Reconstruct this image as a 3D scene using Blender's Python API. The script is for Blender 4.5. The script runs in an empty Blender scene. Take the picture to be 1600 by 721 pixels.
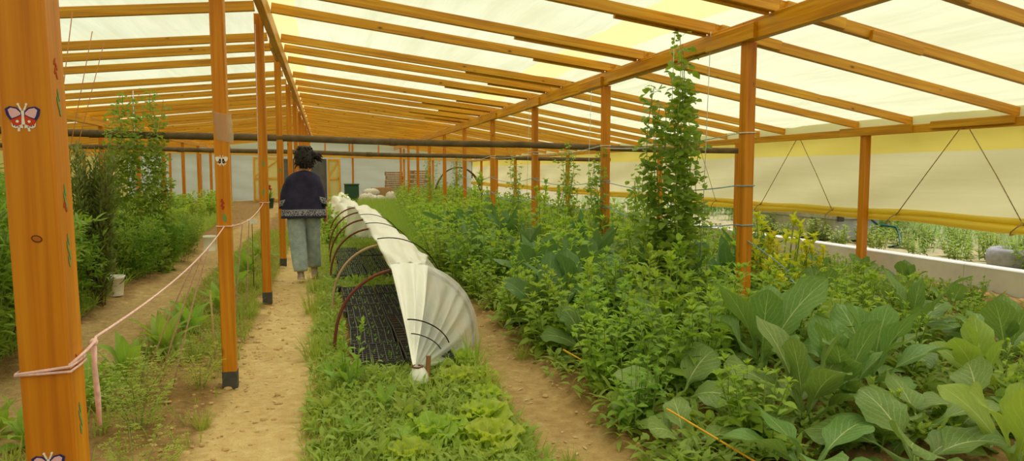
SKY_STRENGTH = 0.095; SUN_STRENGTH = 4.0; EXPOSURE = 0.0
import bpy, math, random
import numpy as np
from mathutils import Vector, Matrix
random.seed(7)
RNG = np.random.default_rng(7)
PI = math.pi
COL = bpy.context.scene.collection
SC = bpy.context.scene

def srgb(r, g, b):
    f = lambda c: (c / 12.92 if c <= 0.04045 else ((c + 0.055) / 1.055) ** 2.4)
    return (f(r / 255), f(g / 255), f(b / 255), 1.0)

# ---------------------------------------------------------------- mesh builder
class MB:
    """collects quads (and caps) and builds ONE mesh object"""
    def __init__(self):
        self.v = []; self.f = []; self.uv = []; self.mi = []; self.n = 0
    def add(self, verts, faces, uvs=None, mi=0):
        verts = np.asarray(verts, float).reshape(-1, 3)
        self.v.append(verts)
        off = self.n
        for i, f in enumerate(faces):
            self.f.append([k + off for k in f]); self.mi.append(mi)
            if uvs is not None: self.uv.append([uvs[k] for k in f])
            else: self.uv.append([(0.0, 0.0)] * len(f))
        self.n += len(verts)
    def beam(self, p0, p1, w, h, up=(0, 0, 1), mi=0, v0=None, bev=0.004):
        """timber with its bottom centre line from p0 to p1 (up = the side the height goes to)"""
        p0 = np.array(p0, float); p1 = np.array(p1, float)
        d = p1 - p0; L = np.linalg.norm(d); d /= L
        s = np.cross(d, np.array(up, float)); s /= np.linalg.norm(s); u = np.cross(s, d)
        b = min(bev, w * .2, h * .2)
        prof = [(-w/2+b, 0), (w/2-b, 0), (w/2, b), (w/2, h-b), (w/2-b, h), (-w/2+b, h), (-w/2, h-b), (-w/2, b)]
        if v0 is None: v0 = random.uniform(0, 40)
        per = [0]
        for i in range(8):
            a = prof[i]; c = prof[(i+1) % 8]; per.append(per[-1] + math.hypot(a[0]-c[0], a[1]-c[1]))
        vs = []; uvs = []
        for e, pp in ((0, p0), (1, p1)):
            for i in range(9):
                a = prof[i % 8]
                vs.append(pp + s*a[0] + u*a[1]); uvs.append((per[i] + v0*.37, v0 + e*L))
        fs = [[i, i+1, 9+i+1, 9+i] for i in range(8)]
        fs = [list(reversed(f)) for f in fs]
        fs.append(list(range(8))); fs.append([9+i for i in reversed(range(8))])
        self.add(vs, fs, uvs, mi)
    def tube(self, pts, r, n=8, mi=0, closed=False, cap=True):
        pts = [np.array(p, float) for p in pts]; m = len(pts)
        rs = r if hasattr(r, '__len__') else [r] * m
        T = []
        for i in range(m):
            a = pts[max(i-1, 0)]; b = pts[min(i+1, m-1)]
            if closed: a = pts[i-1]; b = pts[(i+1) % m]
            t = b - a; T.append(t / (np.linalg.norm(t) + 1e-9))
        ref = np.array((0, 0, 1.)) if abs(T[0][2]) < .9 else np.array((1., 0, 0))
        s = np.cross(T[0], ref); s /= np.linalg.norm(s)
        vs = []; uvs = []; l = 0
        for i in range(m):
            s = s - T[i] * np.dot(s, T[i]); s /= (np.linalg.norm(s) + 1e-9); u = np.cross(T[i], s)
            if i: l += np.linalg.norm(pts[i]-pts[i-1])
            for k in range(n):
                a = 2*PI*k/n
                vs.append(pts[i] + (s*math.cos(a) + u*math.sin(a)) * rs[i]); uvs.append((k/n, l))
        fs = []
        for i in range(m if closed else m-1):
            j = (i+1) % m
            for k in range(n):
                k2 = (k+1) % n
                fs.append([i*n+k, i*n+k2, j*n+k2, j*n+k])
        if cap and not closed:
            fs.append(list(reversed(range(n)))); fs.append([(m-1)*n+k for k in range(n)])
        self.add(vs, fs, uvs, mi)
    def grid(self, P, mi=0, uv=None, closed_u=False):
        """P: array (a, b, 3)"""
        P = np.asarray(P, float); a, b = P.shape[:2]
        vs = P.reshape(-1, 3)
        if uv is None: uv = [(j/(b-1), i/(a-1)) for i in range(a) for j in range(b)]
        fs = []
        for i in range(a-1):
            for j in range(b-1 if not closed_u else b):
                j2 = (j+1) % b
                fs.append([i*b+j, i*b+j2, (i+1)*b+j2, (i+1)*b+j])
        self.add(vs, fs, uv, mi)
    def loft(self, rings, n=20, mi=0, cap0=False, cap1=False):
        """rings: (centre, rx, ry) in xy planes, or arrays of points"""
        R = []
        for rg in rings:
            if isinstance(rg, tuple):
                c, rx, ry = rg
                R.append([(c[0]+rx*math.cos(2*PI*k/n), c[1]+ry*math.sin(2*PI*k/n), c[2]) for k in range(n)])
            else: R.append(rg)
        R = np.array(R, float); m, n = R.shape[:2]
        base = self.n
        self.grid(R, mi, closed_u=True)
        if cap0: self.add(R[0], [list(reversed(range(n)))], None, mi)
        if cap1: self.add(R[-1], [list(range(n))], None, mi)
    def box(self, c, s, rz=0, mi=0, bev=0.006, rx=0):
        """box by centre and size with bevelled vertical edges"""
        c = np.array(c, float); hx, hy, hz = s[0]/2, s[1]/2, s[2]/2
        b = min(bev, hx*.4, hy*.4, hz*.4)
        M = np.array(Matrix.Rotation(rz, 3, 'Z') @ Matrix.Rotation(rx, 3, 'X'))
        lay = []
        for z, k in ((-hz, b), (-hz+b, 0), (hz-b, 0), (hz, b)):
            x, y = hx-k, hy-k
            lay.append([(-x+b, -y, z), (x-b, -y, z), (x, -y+b, z), (x, y-b, z), (x-b, y, z), (-x+b, y, z), (-x, y-b, z), (-x, -y+b, z)])
        vs = [M @ np.array(p) + c for l in lay for p in l]
        uvs = [(p[0]+p[1], p[2]+c[2]) for l in lay for p in l]
        fs = []
        for i in range(3):
            for k in range(8): fs.append([i*8+k, i*8+(k+1) % 8, (i+1)*8+(k+1) % 8, (i+1)*8+k])
        fs.append(list(reversed(range(8)))); fs.append([24+k for k in range(8)])
        self.add(vs, fs, uvs, mi)
    def sphere(self, c, r, nu=12, nv=8, mi=0, sc=(1, 1, 1)):
        P = []
        for i in range(nv+1):
            t = PI*i/nv; t = min(max(t, .02), PI-.02)
            P.append([(c[0]+r*sc[0]*math.sin(t)*math.cos(2*PI*k/nu), c[1]+r*sc[1]*math.sin(t)*math.sin(2*PI*k/nu), c[2]-r*sc[2]*math.cos(t)) for k in range(nu)])
        self.grid(np.array(P), mi, closed_u=True)
    def build(self, name, mats, parent=None, smooth=True, loc=None):
        me = bpy.data.meshes.new(name)
        V = np.concatenate(self.v) if self.v else np.zeros((0, 3))
        if loc is not None: V = V - np.array(loc, float)
        nl = [len(f) for f in self.f]; tot = sum(nl)
        me.vertices.add(len(V)); me.vertices.foreach_set('co', V.astype(np.float32).ravel())
        me.loops.add(tot); me.polygons.add(len(nl))
        flat = np.fromiter((k for f in self.f for k in f), dtype=np.int32, count=tot)
        me.loops.foreach_set('vertex_index', flat)
        st = np.concatenate([[0], np.cumsum(nl)[:-1]]).astype(np.int32)
        me.polygons.foreach_set('loop_start', st)
        me.polygons.foreach_set('material_index', np.array(self.mi, dtype=np.int32))
        me.polygons.foreach_set('use_smooth', np.full(len(nl), bool(smooth)))
        uvl = me.uv_layers.new(name='UVMap')
        uvl.data.foreach_set('uv', np.array([c for f in self.uv for k in f for c in k], dtype=np.float32))
        me.update(calc_edges=True); me.validate()
        for m in (mats if isinstance(mats, (list, tuple)) else [mats]): me.materials.append(m)
        return link(name, me, parent, loc)

def link(name, me, parent=None, loc=None):
    o = bpy.data.objects.new(name, me); COL.objects.link(o)
    if parent is not None:
        o.parent = parent
        if loc is not None: o.location = Vector(loc) - Vector(parent.location) if parent.rotation_euler.z == 0 else Vector(loc)
    elif loc is not None: o.location = loc
    return o

class FastLeaves(MB):
    """many leaf grids kept as arrays"""
    def __init__(self):
        super().__init__(); self.V = []; self.F = []; self.UV = []; self.nn = 0
    def addgrid(self, P, U):
        a, b = P.shape[:2]
        self.V.append(P.reshape(-1, 3)); i = np.arange(a*b).reshape(a, b) + self.nn
        q = np.stack([i[:-1, :-1], i[:-1, 1:], i[1:, 1:], i[1:, :-1]], -1).reshape(-1, 4)
        self.F.append(q); self.UV.append(U.reshape(-1, 2)); self.nn += a*b
    def build(self, name, mats, parent=None, smooth=True, loc=None):
        V = np.concatenate(self.V); F = np.concatenate(self.F); U = np.concatenate(self.UV)
        if loc is not None: V = V - np.array(loc, float)
        me = bpy.data.meshes.new(name)
        me.vertices.add(len(V)); me.vertices.foreach_set('co', V.astype(np.float32).ravel())
        me.loops.add(F.size); me.polygons.add(len(F))
        me.loops.foreach_set('vertex_index', F.astype(np.int32).ravel())
        me.polygons.foreach_set('loop_start', (np.arange(len(F))*4).astype(np.int32))
        me.polygons.foreach_set('use_smooth', np.full(len(F), bool(smooth)))
        uvl = me.uv_layers.new(name='UVMap'); uvl.data.foreach_set('uv', U[F.ravel()].astype(np.float32).ravel())
        me.update(calc_edges=True)
        for m in (mats if isinstance(mats, (list, tuple)) else [mats]): me.materials.append(m)
        return link(name, me, parent, loc)

def tag(o, label=None, cat=None, group=None, kind=None):
    if label: o['label'] = label
    if cat: o['category'] = cat
    if group: o['group'] = group
    if kind: o['kind'] = kind
    return o
def empty(name, loc=(0, 0, 0), rz=0):
    o = bpy.data.objects.new(name, None); COL.objects.link(o)
    o.location = loc; o.rotation_euler = (0, 0, rz); o.empty_display_size = .1
    return o
KIDS = {}
def copy_tree(o, parent=None):
    c = o.copy(); COL.objects.link(c)
    if parent is not None: c.parent = parent
    for ch in [x for x in list(o.children)]:
        copy_tree(ch, c)
    return c
ORD = ['zeroth', 'first', 'second', 'third', 'fourth', 'fifth', 'sixth', 'seventh', 'eighth', 'ninth', 'tenth', 'eleventh', 'twelfth', 'thirteenth',
       'fourteenth', 'fifteenth', 'sixteenth', 'seventeenth', 'eighteenth', 'nineteenth', 'twentieth'] + ['twenty-' + x for x in
       ('first', 'second', 'third', 'fourth', 'fifth', 'sixth', 'seventh', 'eighth', 'ninth')] + ['thirtieth'] + ['thirty-' + x for x in ('first', 'second', 'third', 'fourth', 'fifth', 'sixth', 'seventh', 'eighth', 'ninth')]

# ---------------------------------------------------------------- node helpers
class NT:
    def __init__(self, name):
        self.m = bpy.data.materials.new(name); self.m.use_nodes = True
        self.t = self.m.node_tree; self.t.nodes.clear()
        self.out = self.t.nodes.new('ShaderNodeOutputMaterial')
    def n(self, typ, **kw):
        nd = self.t.nodes.new('ShaderNode' + typ)
        for k, v in kw.items():
            if k.startswith('i_'):
                key = k[2:]; key = int(key) if key.isdigit() else key.replace('_', ' ')
                sock = nd.inputs[key]
                if hasattr(v, 'is_output') or isinstance(v, bpy.types.NodeSocket): self.t.links.new(v, sock)
                else: sock.default_value = v
            else: setattr(nd, k, v)
        return nd
    def l(self, a, b): self.t.links.new(a, b)
    def mix(self, f, a, b, mode='MIX'):
        nd = self.t.nodes.new('ShaderNodeMix'); nd.data_type = 'RGBA'; nd.blend_type = mode
        for s, v in ((nd.inputs[0], f), (nd.inputs[6], a), (nd.inputs[7], b)):
            if isinstance(v, bpy.types.NodeSocket): self.t.links.new(v, s)
            else: s.default_value = v
        return nd.outputs[2]
    def math(self, op, a, b=None, c=None):
        nd = self.t.nodes.new('ShaderNodeMath'); nd.operation = op
        for s, v in zip(nd.inputs, (a, b, c)):
            if v is None: continue
            if isinstance(v, bpy.types.NodeSocket): self.t.links.new(v, s)
            else: s.default_value = v
        return nd.outputs[0]
    def ramp(self, f, stops):
        nd = self.t.nodes.new('ShaderNodeValToRGB'); e = nd.color_ramp.elements
        while len(e) < len(stops): e.new(.5)
        for k, (p, c) in enumerate(stops): e[k].position = p; e[k].color = c if len(c) == 4 else (*c, 1)
        self.l(f, nd.inputs[0]); return nd.outputs[0]
    def coords(self, which='Object', scale=(1, 1, 1), rot=(0, 0, 0)):
        tc = self.t.nodes.new('ShaderNodeTexCoord'); mp = self.t.nodes.new('ShaderNodeMapping')
        mp.inputs['Scale'].default_value = scale; mp.inputs['Rotation'].default_value = rot
        self.l(tc.outputs[which], mp.inputs[0]); return mp.outputs[0]
    def noise(self, vec, scale, detail=3, rough=.55, dist=0):
        nd = self.n('TexNoise'); self.l(vec, nd.inputs['Vector'])
        nd.inputs['Scale'].default_value = scale; nd.inputs['Detail'].default_value = detail
        nd.inputs['Roughness'].default_value = rough; nd.inputs['Distortion'].default_value = dist
        return nd.outputs['Fac']
    def bump(self, h, strength=.3, dist=.01):
        nd = self.n('Bump'); nd.inputs['Strength'].default_value = strength; nd.inputs['Distance'].default_value = dist
        self.l(h, nd.inputs['Height']); return nd.outputs[0]
    def bsdf(self, color, rough=.6, spec=.3, normal=None, metal=0):
        b = self.n('BsdfPrincipled')
        if isinstance(color, bpy.types.NodeSocket): self.l(color, b.inputs['Base Color'])
        else: b.inputs['Base Color'].default_value = color
        if isinstance(rough, bpy.types.NodeSocket): self.l(rough, b.inputs['Roughness'])
        else: b.inputs['Roughness'].default_value = rough
        b.inputs['Specular IOR Level'].default_value = spec; b.inputs['Metallic'].default_value = metal
        if normal is not None: self.l(normal, b.inputs['Normal'])
        return b.outputs[0]
    def done(self, sh): self.l(sh, self.out.inputs[0]); return self.m

def mat_plain(name, c, rough=.6, spec=.3, metal=0, noise=.12, ns=20, bump=0):
    t = NT(name); v = t.coords('Object')
    f = t.noise(v, ns, 3)
    dark = tuple(x*(1-noise*1.5) for x in c[:3]) + (1,); lite = tuple(min(1, x*(1+noise)) for x in c[:3]) + (1,)
    col = t.ramp(f, [(.3, dark), (.7, lite)])
    nm = t.bump(f, bump, .005) if bump else None
    return t.done(t.bsdf(col, rough, spec, nm, metal))

def mat_wood(name, dark, mid, lite, knot=.9, rough=.45, spec=.35):
    t = NT(name); uv = t.coords('UV'); oi = t.n('ObjectInfo')
    off = t.n('CombineXYZ'); t.l(t.math('MULTIPLY', oi.outputs['Random'], 13.0), off.inputs[1]); t.l(t.math('MULTIPLY', oi.outputs['Random'], 3.1), off.inputs[0])
    add = t.n('VectorMath', operation='ADD'); t.l(uv, add.inputs[0]); t.l(off.outputs[0], add.inputs[1])
    v = add.outputs[0]
    def sc(x, y):
        m = t.n('Mapping'); m.inputs['Scale'].default_value = (x, y, 1); t.l(v, m.inputs[0]); return m.outputs[0]
    g = t.noise(sc(26, .9), 1.0, 4, .55, .6)
    w = t.noise(sc(110, 2.0), 1.0, 3, .6, .2)
    b = t.noise(sc(3, .5), 1.0, 2)
    vo = t.n('TexVoronoi', feature='F1'); t.l(sc(9, 4.2), vo.inputs['Vector']); vo.inputs['Scale'].default_value = 1
    kf = t.ramp(vo.outputs['Distance'], [(.05, (1, 1, 1)), (.10, (.45, .45, .45)), (.17, (0, 0, 0))])
    kc = t.n('SeparateXYZ'); t.l(vo.outputs['Color'], kc.inputs[0]); kf = t.math('MULTIPLY', kf, t.math('GREATER_THAN', kc.outputs[0], .62))
    col = t.ramp(g, [(.3, dark), (.5, mid), (.72, lite)])
    col = t.mix(.25, col, t.ramp(w, [(.3, dark), (.7, lite)]))
    col = t.mix(t.ramp(b, [(.35, (0, 0, 0)), (.75, (.35, .35, .35))]), col, dark)
    col = t.mix(t.math('MULTIPLY', kf, knot), col, tuple(x*.16 for x in dark[:3]) + (1,))
    bp = t.bump(g, .15, .003)
    return t.done(t.bsdf(col, rough, spec, bp))

def mat_leaf(name, base, vein=None, trans=.35, vary=.25, side=8, rough=.5, yellow=.0, vw=.035):
    """leaf blade: u across (0.5 = midrib), v along; hue differs from plant to plant"""
    t = NT(name); tc = t.n('TexCoord'); sx = t.n('SeparateXYZ'); t.l(tc.outputs['UV'], sx.inputs[0])
    oi = t.n('ObjectInfo')
    u = t.math('ABSOLUTE', t.math('SUBTRACT', sx.outputs[0], .5))
    nz = t.noise(t.coords('Object'), 9.0, 3)
    hs = t.n('HueSaturation'); hs.inputs['Color'].default_value = base
    rnd = oi.outputs['Random']
    t.l(t.math('ADD', .5 - .03, t.math('MULTIPLY', rnd, .05)), hs.inputs['Hue'])
    t.l(t.math('ADD', 1 - vary*.6, t.math('ADD', t.math('MULTIPLY', t.math('FRACT', t.math('MULTIPLY', rnd, 7.13)), vary), t.math('MULTIPLY', nz, vary*.8))), hs.inputs['Value'])
    col = hs.outputs[0]
    if vein is not None:
        wv = t.math('MULTIPLY', t.math('SUBTRACT', t.noise(t.coords('UV', (5, 4, 1)), 1.6, 2), .5), .08)
        s = t.math('SINE', t.math('MULTIPLY', t.math('ADD', wv, t.math('SUBTRACT', sx.outputs[1], t.math('MULTIPLY', u, .8))), side*2*PI))
        sv = t.math('MULTIPLY', t.math('MULTIPLY', t.math('MAXIMUM', 0.0, t.math('SUBTRACT', s, .9)), 6.0), t.math('SUBTRACT', .9, u))
        vr = t.n('TexVoronoi', feature='DISTANCE_TO_EDGE'); t.l(t.coords('UV', (9, 16, 1)), vr.inputs['Vector']); vr.inputs['Scale'].default_value = 1.6
        sv = t.math('MAXIMUM', sv, t.math('MULTIPLY', t.math('LESS_THAN', vr.outputs['Distance'], .05), .13))
        mid = t.math('LESS_THAN', u, t.math('MULTIPLY', t.math('SUBTRACT', 1.15, sx.outputs[1]), vw))
        f = t.math('MAXIMUM', sv, t.math('MULTIPLY', mid, .9))
        col = t.mix(f, col, vein)
        bp = t.bump(t.math('ADD', t.math('MULTIPLY', s, .12), t.math('ADD', nz, t.math('MULTIPLY', vr.outputs['Distance'], .8))), .4, .006)
    else: bp = None
    tcol = t.mix(.6, col, tuple(min(1, x*y) for x, y in zip(base[:3], (2.2, 2.0, .9))) + (1,))
    pr = t.bsdf(col, rough, .25, bp)
    tr = t.n('BsdfTranslucent'); t.l(tcol, tr.inputs[0])
    mx = t.n('MixShader'); mx.inputs[0].default_value = trans; t.l(pr, mx.inputs[1]); t.l(tr.outputs[0], mx.inputs[2])
    return t.done(mx.outputs[0])

def mat_film(name, tint, trans=.75, strips=None, wr_scale=(1, 1, 1), rot=0, clear=0.0, bump=.4, dirt=.15, strip_col=None, axis=0):
    """polyethylene sheet: light comes through scattered; strips = bands where a second, yellower sheet overlaps"""
    t = NT(name); v = t.coords('Object', wr_scale, (0, 0, rot)); vo = t.coords('Object')
    n1 = t.noise(v, 1.0, 4, .6, .3); n2 = t.noise(vo, .7, 3)
    col = t.mix(t.ramp(n2, [(.35, (0, 0, 0)), (.7, (dirt, dirt, dirt))]), tint, tuple(x*y for x, y in zip(tint[:3], (.86, .82, .6))) + (1,))
    col = t.mix(t.ramp(n1, [(.45, (0, 0, 0)), (.75, (dirt*1.6,)*3)]), col, tuple(x*y for x, y in zip(tint[:3], (.80, .78, .66))) + (1,))
    if strips:
        sx = t.n('SeparateXYZ'); t.l(vo, sx.inputs[0]); c = sx.outputs[axis]
        wob = t.math('MULTIPLY', t.math('SUBTRACT', t.noise(vo, .35, 2), .5), .25) if axis == 0 else t.math('MULTIPLY', t.math('SUBTRACT', t.noise(vo, .35, 2), .5), .06)
        c = t.math('ADD', c, wob)
        fac = None
        for a, b in strips:
            f = t.math('MULTIPLY', t.math('GREATER_THAN', c, a), t.math('LESS_THAN', c, b))
            fac = f if fac is None else t.math('MAXIMUM', fac, f)
        col = t.mix(t.math('MULTIPLY', fac, .85), col, strip_col)
    bp = t.bump(n1, bump, .03)
    tr = t.n('BsdfTranslucent'); t.l(col, tr.inputs[0]); t.l(bp, tr.inputs[1])
    df = t.bsdf(col, .35, .3, bp)
    mx = t.n('MixShader'); mx.inputs[0].default_value = trans; t.l(df, mx.inputs[1]); t.l(tr.outputs[0], mx.inputs[2])
    sh = mx.outputs[0]
    if clear > 0:
        tp = t.n('BsdfTransparent'); m2 = t.n('MixShader'); m2.inputs[0].default_value = clear
        t.l(sh, m2.inputs[1]); t.l(tp.outputs[0], m2.inputs[2]); sh = m2.outputs[0]
    return t.done(sh)
# ---------------------------------------------------------------- materials of the setting
WOOD = mat_wood("honey_pine", srgb(170, 106, 8), srgb(216, 150, 20), srgb(238, 184, 50))
WOODP = mat_wood("varnished_post_pine", srgb(172, 96, 6), srgb(212, 132, 14), srgb(230, 158, 32), knot=.8)
WOODY = mat_wood('yellow_pine', srgb(190, 130, 30), srgb(232, 180, 62), srgb(245, 205, 95), knot=.5)
WOODG = mat_wood('weathered_wood', srgb(120, 92, 62), srgb(176, 140, 100), srgb(205, 172, 128), knot=.5, rough=.8)
PIPE = mat_plain('dark_pipe', srgb(112, 94, 70), .85, .15, noise=.2, ns=6)
ROOFM = mat_film('roof_film', srgb(234, 237, 200), .84, strips=[(-.58, -.27), (2.7, 3.25), (-4.9, -4.4)], wr_scale=(5.5, .45, 1), rot=.75, bump=.4, dirt=.42, clear=.16, strip_col=srgb(250, 236, 150))
SIDEM = mat_film('side_film', srgb(226, 220, 172), .76, strips=[(1.64, 1.93)], wr_scale=(.3, .3, 3.5), bump=.25, dirt=.3, strip_col=srgb(234, 214, 92), axis=2)
BACKM = mat_film('back_film', srgb(196, 204, 190), .42, wr_scale=(.25, .25, 3.0), bump=.3, dirt=.25)
ROLLM = mat_film('rolled_film', srgb(255, 238, 112), .58, wr_scale=(8, .4, 8), bump=.5, dirt=.2)
LEFTM = mat_film('left_film', srgb(250, 236, 140), .8, wr_scale=(.3, .3, 3.5), bump=.25, dirt=.3)

def mat_ground():
    t = NT('bare_earth'); v = t.coords('Object')
    big = t.noise(v, .8, 5, .6); fine = t.noise(v, 14, 5, .65); grit = t.noise(v, 70, 3, .7)
    sx = t.n('SeparateXYZ'); t.l(v, sx.inputs[0])
    wob = t.math('MULTIPLY', t.math('SUBTRACT', t.noise(v, 1.6, 3), .5), .55)
    x = t.math('ADD', sx.outputs[0], wob)
    def band(c, w, soft):   # trodden strip centred on c
        return t.math('SMOOTH_MIN', 1.0, t.math('MAXIMUM', 0.0, t.math('DIVIDE', t.math('SUBTRACT', w, t.math('ABSOLUTE', t.math('SUBTRACT', x, c))), soft)), .1)
    p = t.math('MAXIMUM', band(-.33, .42, .16), t.math('MULTIPLY', band(1.2, .34, .14), .45))
    p = t.math('MAXIMUM', p, t.math('MULTIPLY', band(-1.85, .4, .16), .55))
    soil = t.ramp(fine, [(.3, srgb(120, 94, 60)), (.55, srgb(158, 126, 82)), (.75, srgb(184, 150, 102))])
    path = t.ramp(fine, [(.25, srgb(196, 160, 108)), (.55, srgb(214, 186, 130)), (.8, srgb(232, 208, 156))])
    col = t.mix(p, soil, path)
    col = t.mix(t.ramp(big, [(.4, (0, 0, 0)), (.75, (.45, .45, .45))]), col, srgb(160, 122, 74))
    col = t.mix(t.ramp(grit, [(.62, (0, 0, 0)), (.72, (.5, .5, .5))]), col, srgb(110, 82, 50))
    h = t.math('ADD', t.math('MULTIPLY', fine, 1.0), t.math('MULTIPLY', grit, .3))
    return t.done(t.bsdf(col, .95, .1, t.bump(h, .8, .03)))
EARTH = mat_ground()

# ---------------------------------------------------------------- ground
def ground_h(x, y):
    h = 0.012*math.sin(x*2.1+y*.7) + .010*math.sin(y*1.7-x*1.3) + .006*math.sin(x*7.3+y*5.1)
    def bump(c, w): return math.exp(-((x-c)/w)**4)
    h -= .03*bump(-.33, .4) + .035*bump(1.2, .3) + .03*bump(-1.85, .35)
    return h
def make_floor():
    xs = np.concatenate([np.arange(-9.2, -2.6, .35), np.arange(-2.6, 5.0, .06), np.arange(5.0, 7.5, .3)])
    ys = np.concatenate([np.arange(-4, 1, .5), np.arange(1, 12, .06), np.arange(12, 37.5, .4)])
    P = np.zeros((len(ys), len(xs), 3))
    rr = RNG.normal(0, 1, (len(ys), len(xs)))
    for i, y in enumerate(ys):
        for j, x in enumerate(xs):
            on = max(math.exp(-((x+.33)/.36)**4), math.exp(-((x-1.2)/.28)**4), .9*math.exp(-((x+1.85)/.33)**4))
            P[i, j] = (x, y, ground_h(x, y) + rr[i, j]*(.011*(1-on) + .0025))
    m = MB(); m.grid(P); o = m.build('floor', EARTH); tag(o, 'bare earth floor of the greenhouse with trodden dirt paths', kind='structure')
make_floor()

# ---------------------------------------------------------------- roof section (bottom line of the rafters over x)
RX = [-8.75, -4.73, -.6, 3.4, 7.35]
RZ = [2.08, 2.54, 3.0, 2.62, 1.985]
def roof_z(x): return float(np.interp(x, RX, RZ))
Y0, Y1 = -4.0, 36.5
def roof_panel(name, xa, xb, label):
    xs = np.linspace(xa, xb, 26); ys = np.arange(Y0, Y1+.3, .25)
    P = np.zeros((len(ys), len(xs), 3))
    for i, y in enumerate(ys):
        for j, x in enumerate(xs):
            sag = -.012*math.sin(j*PI/25) + .010*math.sin(y*5.3+x*2.6) + .008*math.sin(y*2.2-x*4.1) + .006*math.sin(y*9.1+x*5)
            P[i, j] = (x, y, roof_z(x)+.118+sag)
    m = MB(); m.grid(P); tag(m.build(name, ROOFM), label, kind='structure')
roof_panel('ceiling', -.62, 7.45, 'translucent cream plastic film over the right roof slope')
roof_panel('ceiling', -8.9, -.58, 'translucent cream plastic film over the left roof slope')

def film_wall(name, mat, pts, z0, z1, label, nz=16, amp=.012, n=120):
    pts = np.array(pts, float); d = np.linalg.norm(pts[1]-pts[0])
    P = np.zeros((nz+1, n, 3)); nrm = np.array([-(pts[1]-pts[0])[1], (pts[1]-pts[0])[0]])/d
    for i in range(nz+1):
        for j in range(n):
            q = pts[0]+(pts[1]-pts[0])*j/(n-1)
            zt = z1(q[0], q[1]) if callable(z1) else z1
            z = z0 + (zt-z0)*i/nz
            w = amp*(math.sin(z*9+j*.35)+.6*math.sin(z*4-j*.22)+.5*math.sin(j*.9))
            P[i, j] = (q[0]+nrm[0]*w, q[1]+nrm[1]*w, z)
    m = MB(); m.grid(P); return tag(m.build(name, mat), label, kind='structure')
film_wall('wall_right', SIDEM, ((7.33, -2.), (7.33, 36.5)), .80, 2.115, 'pale yellow plastic side wall with brighter yellow top band', n=200)
film_wall('wall_left', LEFTM, ((-8.72, -2.), (-8.72, 36.5)), .0, 2.1, 'yellow plastic film wall on the left side of the greenhouse')
film_wall('wall_back', BACKM, ((-8.7, 36.55), (7.3, 36.55)), .0, lambda x, y: roof_z(x)+.1, 'grey white plastic end wall of the greenhouse', nz=26)
# rolled-up lower edge of the right wall film: three folds of yellow film
m = MB()
for k, (dx, dz, r) in enumerate(((0, .78, .05), (-.02, .855, .034), (.02, .83, .05))):
    pts = [(7.29+dx + .008*math.sin(y*1.7+k), y, dz + .014*math.sin(y*.9+k*1.3) + .008*math.sin(y*2.7)) for y in np.arange(-2, 36.5, .3)]
    m.tube(pts, [r*(1+.12*math.sin(y*3.1+k*2)) for y in np.arange(-2, 36.5, .3)], 10)
o = m.build('trim_1', ROLLM); tag(o, 'bright yellow rolled up lower edge of the side film', kind='structure')
# ---------------------------------------------------------------- beams
def long_beam(name, x, zb, w, h, label, splices=(), side=-1):
    r = empty(name, (x, 16, 0)); tag(r, label, 'beam', 'long roof beams')
    m = MB()
    ys = [Y0, 2.2, 5.4, 8.6, 11.7, 14.9, 18, 21.1, 24.3, 27.4, 30.6, 33.7, Y1]
    for a, b in zip(ys[:-1], ys[1:]): m.beam((x, a+.002, zb), (x, b-.002, zb), w, h)
    m.build('beam_plank', WOOD, r, loc=(x, 16, 0), smooth=False)
    for (a, b, dz, hh) in splices:
        s = MB(); s.beam((x+side*(w/2+.018), a, zb+dz), (x+side*(w/2+.018), b, zb+dz), .034, hh)
        s.build('splice_plank', WOOD, r, loc=(x, 16, 0), smooth=False)
    return r
long_beam('ridge_beam', -.535, 2.88, .07, .17, 'long wooden ridge beam carried on the row of posts beside the path', [(9.2, 10.4, -.01, .15), (15, 16.4, -.01, .15)])
long_beam('roof_beam', 3.4, 2.46, .075, .165, 'long wooden beam on the right-hand row of posts in the planting', [(5.2, 5.95, .0, .13), (5.95, 8.3, .012, .12), (11.2, 12.0, .0, .12), (8.5, 9.3, 0, .11), (14.2, 15.4, 0, .11)])
long_beam('eave_beam', 7.2, 1.885, .08, .10, 'wooden eave beam along the top of the right film wall', [(6.2, 7.3, .03, .09), (7.6, 8.9, .0, .115)])
long_beam('roof_beam', -4.73, 2.38, .075, .16, 'long wooden beam left of the path above the tall green crops')
long_beam('eave_beam', -8.6, 1.97, .08, .11, 'wooden eave beam along the top of the left film wall')

# ---------------------------------------------------------------- rafters (y where each crosses the right-hand beam)
RY = [2.55, 3.95, 5.0, 5.95, 7.45, 8.4, 10.1, 10.86, 11.88, 13.55, 14.7, 15.75, 17.0, 17.95, 18.85, 20.2, 21.1, 22.0, 23.35, 24.3, 25.2, 26.5, 27.4, 28.4, 29.7, 30.6, 31.5, 32.9, 33.8, 35.0, 36.2]
SPL = {1: [(3.45, 4.15, .004)], 2: [(3.45, 4.02, .004), (4.3, 4.85, -.022)], 3: [(3.45, 4.1, .006)], 4: [(3.45, 4.2, .004)], 5: [(3.45, 4.0, 0)]}
def rafter(xs, ys, k, side, label):
    p = [(x, y, roof_z(x)) for x, y in zip(xs, ys)]
    r = empty('roof_rafter', p[0]); tag(r, label, 'rafter', side)
    m = MB()
    for i in range(len(p)-1):
        a = np.array(p[i]); b = np.array(p[i+1])
        m.beam(a, b, .05, .098)
    m.build('rafter_plank', WOOD, r, loc=p[0], smooth=False)
    return r
def splice_at(r, x0, x1, y, off, dz, sl, h=.09, w=.034):
    s = MB(); s.beam((x0, y+off+sl*(x0-3.4), roof_z(x0)+dz), (x1, y+off+sl*(x1-3.4), roof_z(x1)+dz), w, h)
    s.build('splice_plank', WOOD, r, loc=tuple(r.location), smooth=False)
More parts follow.
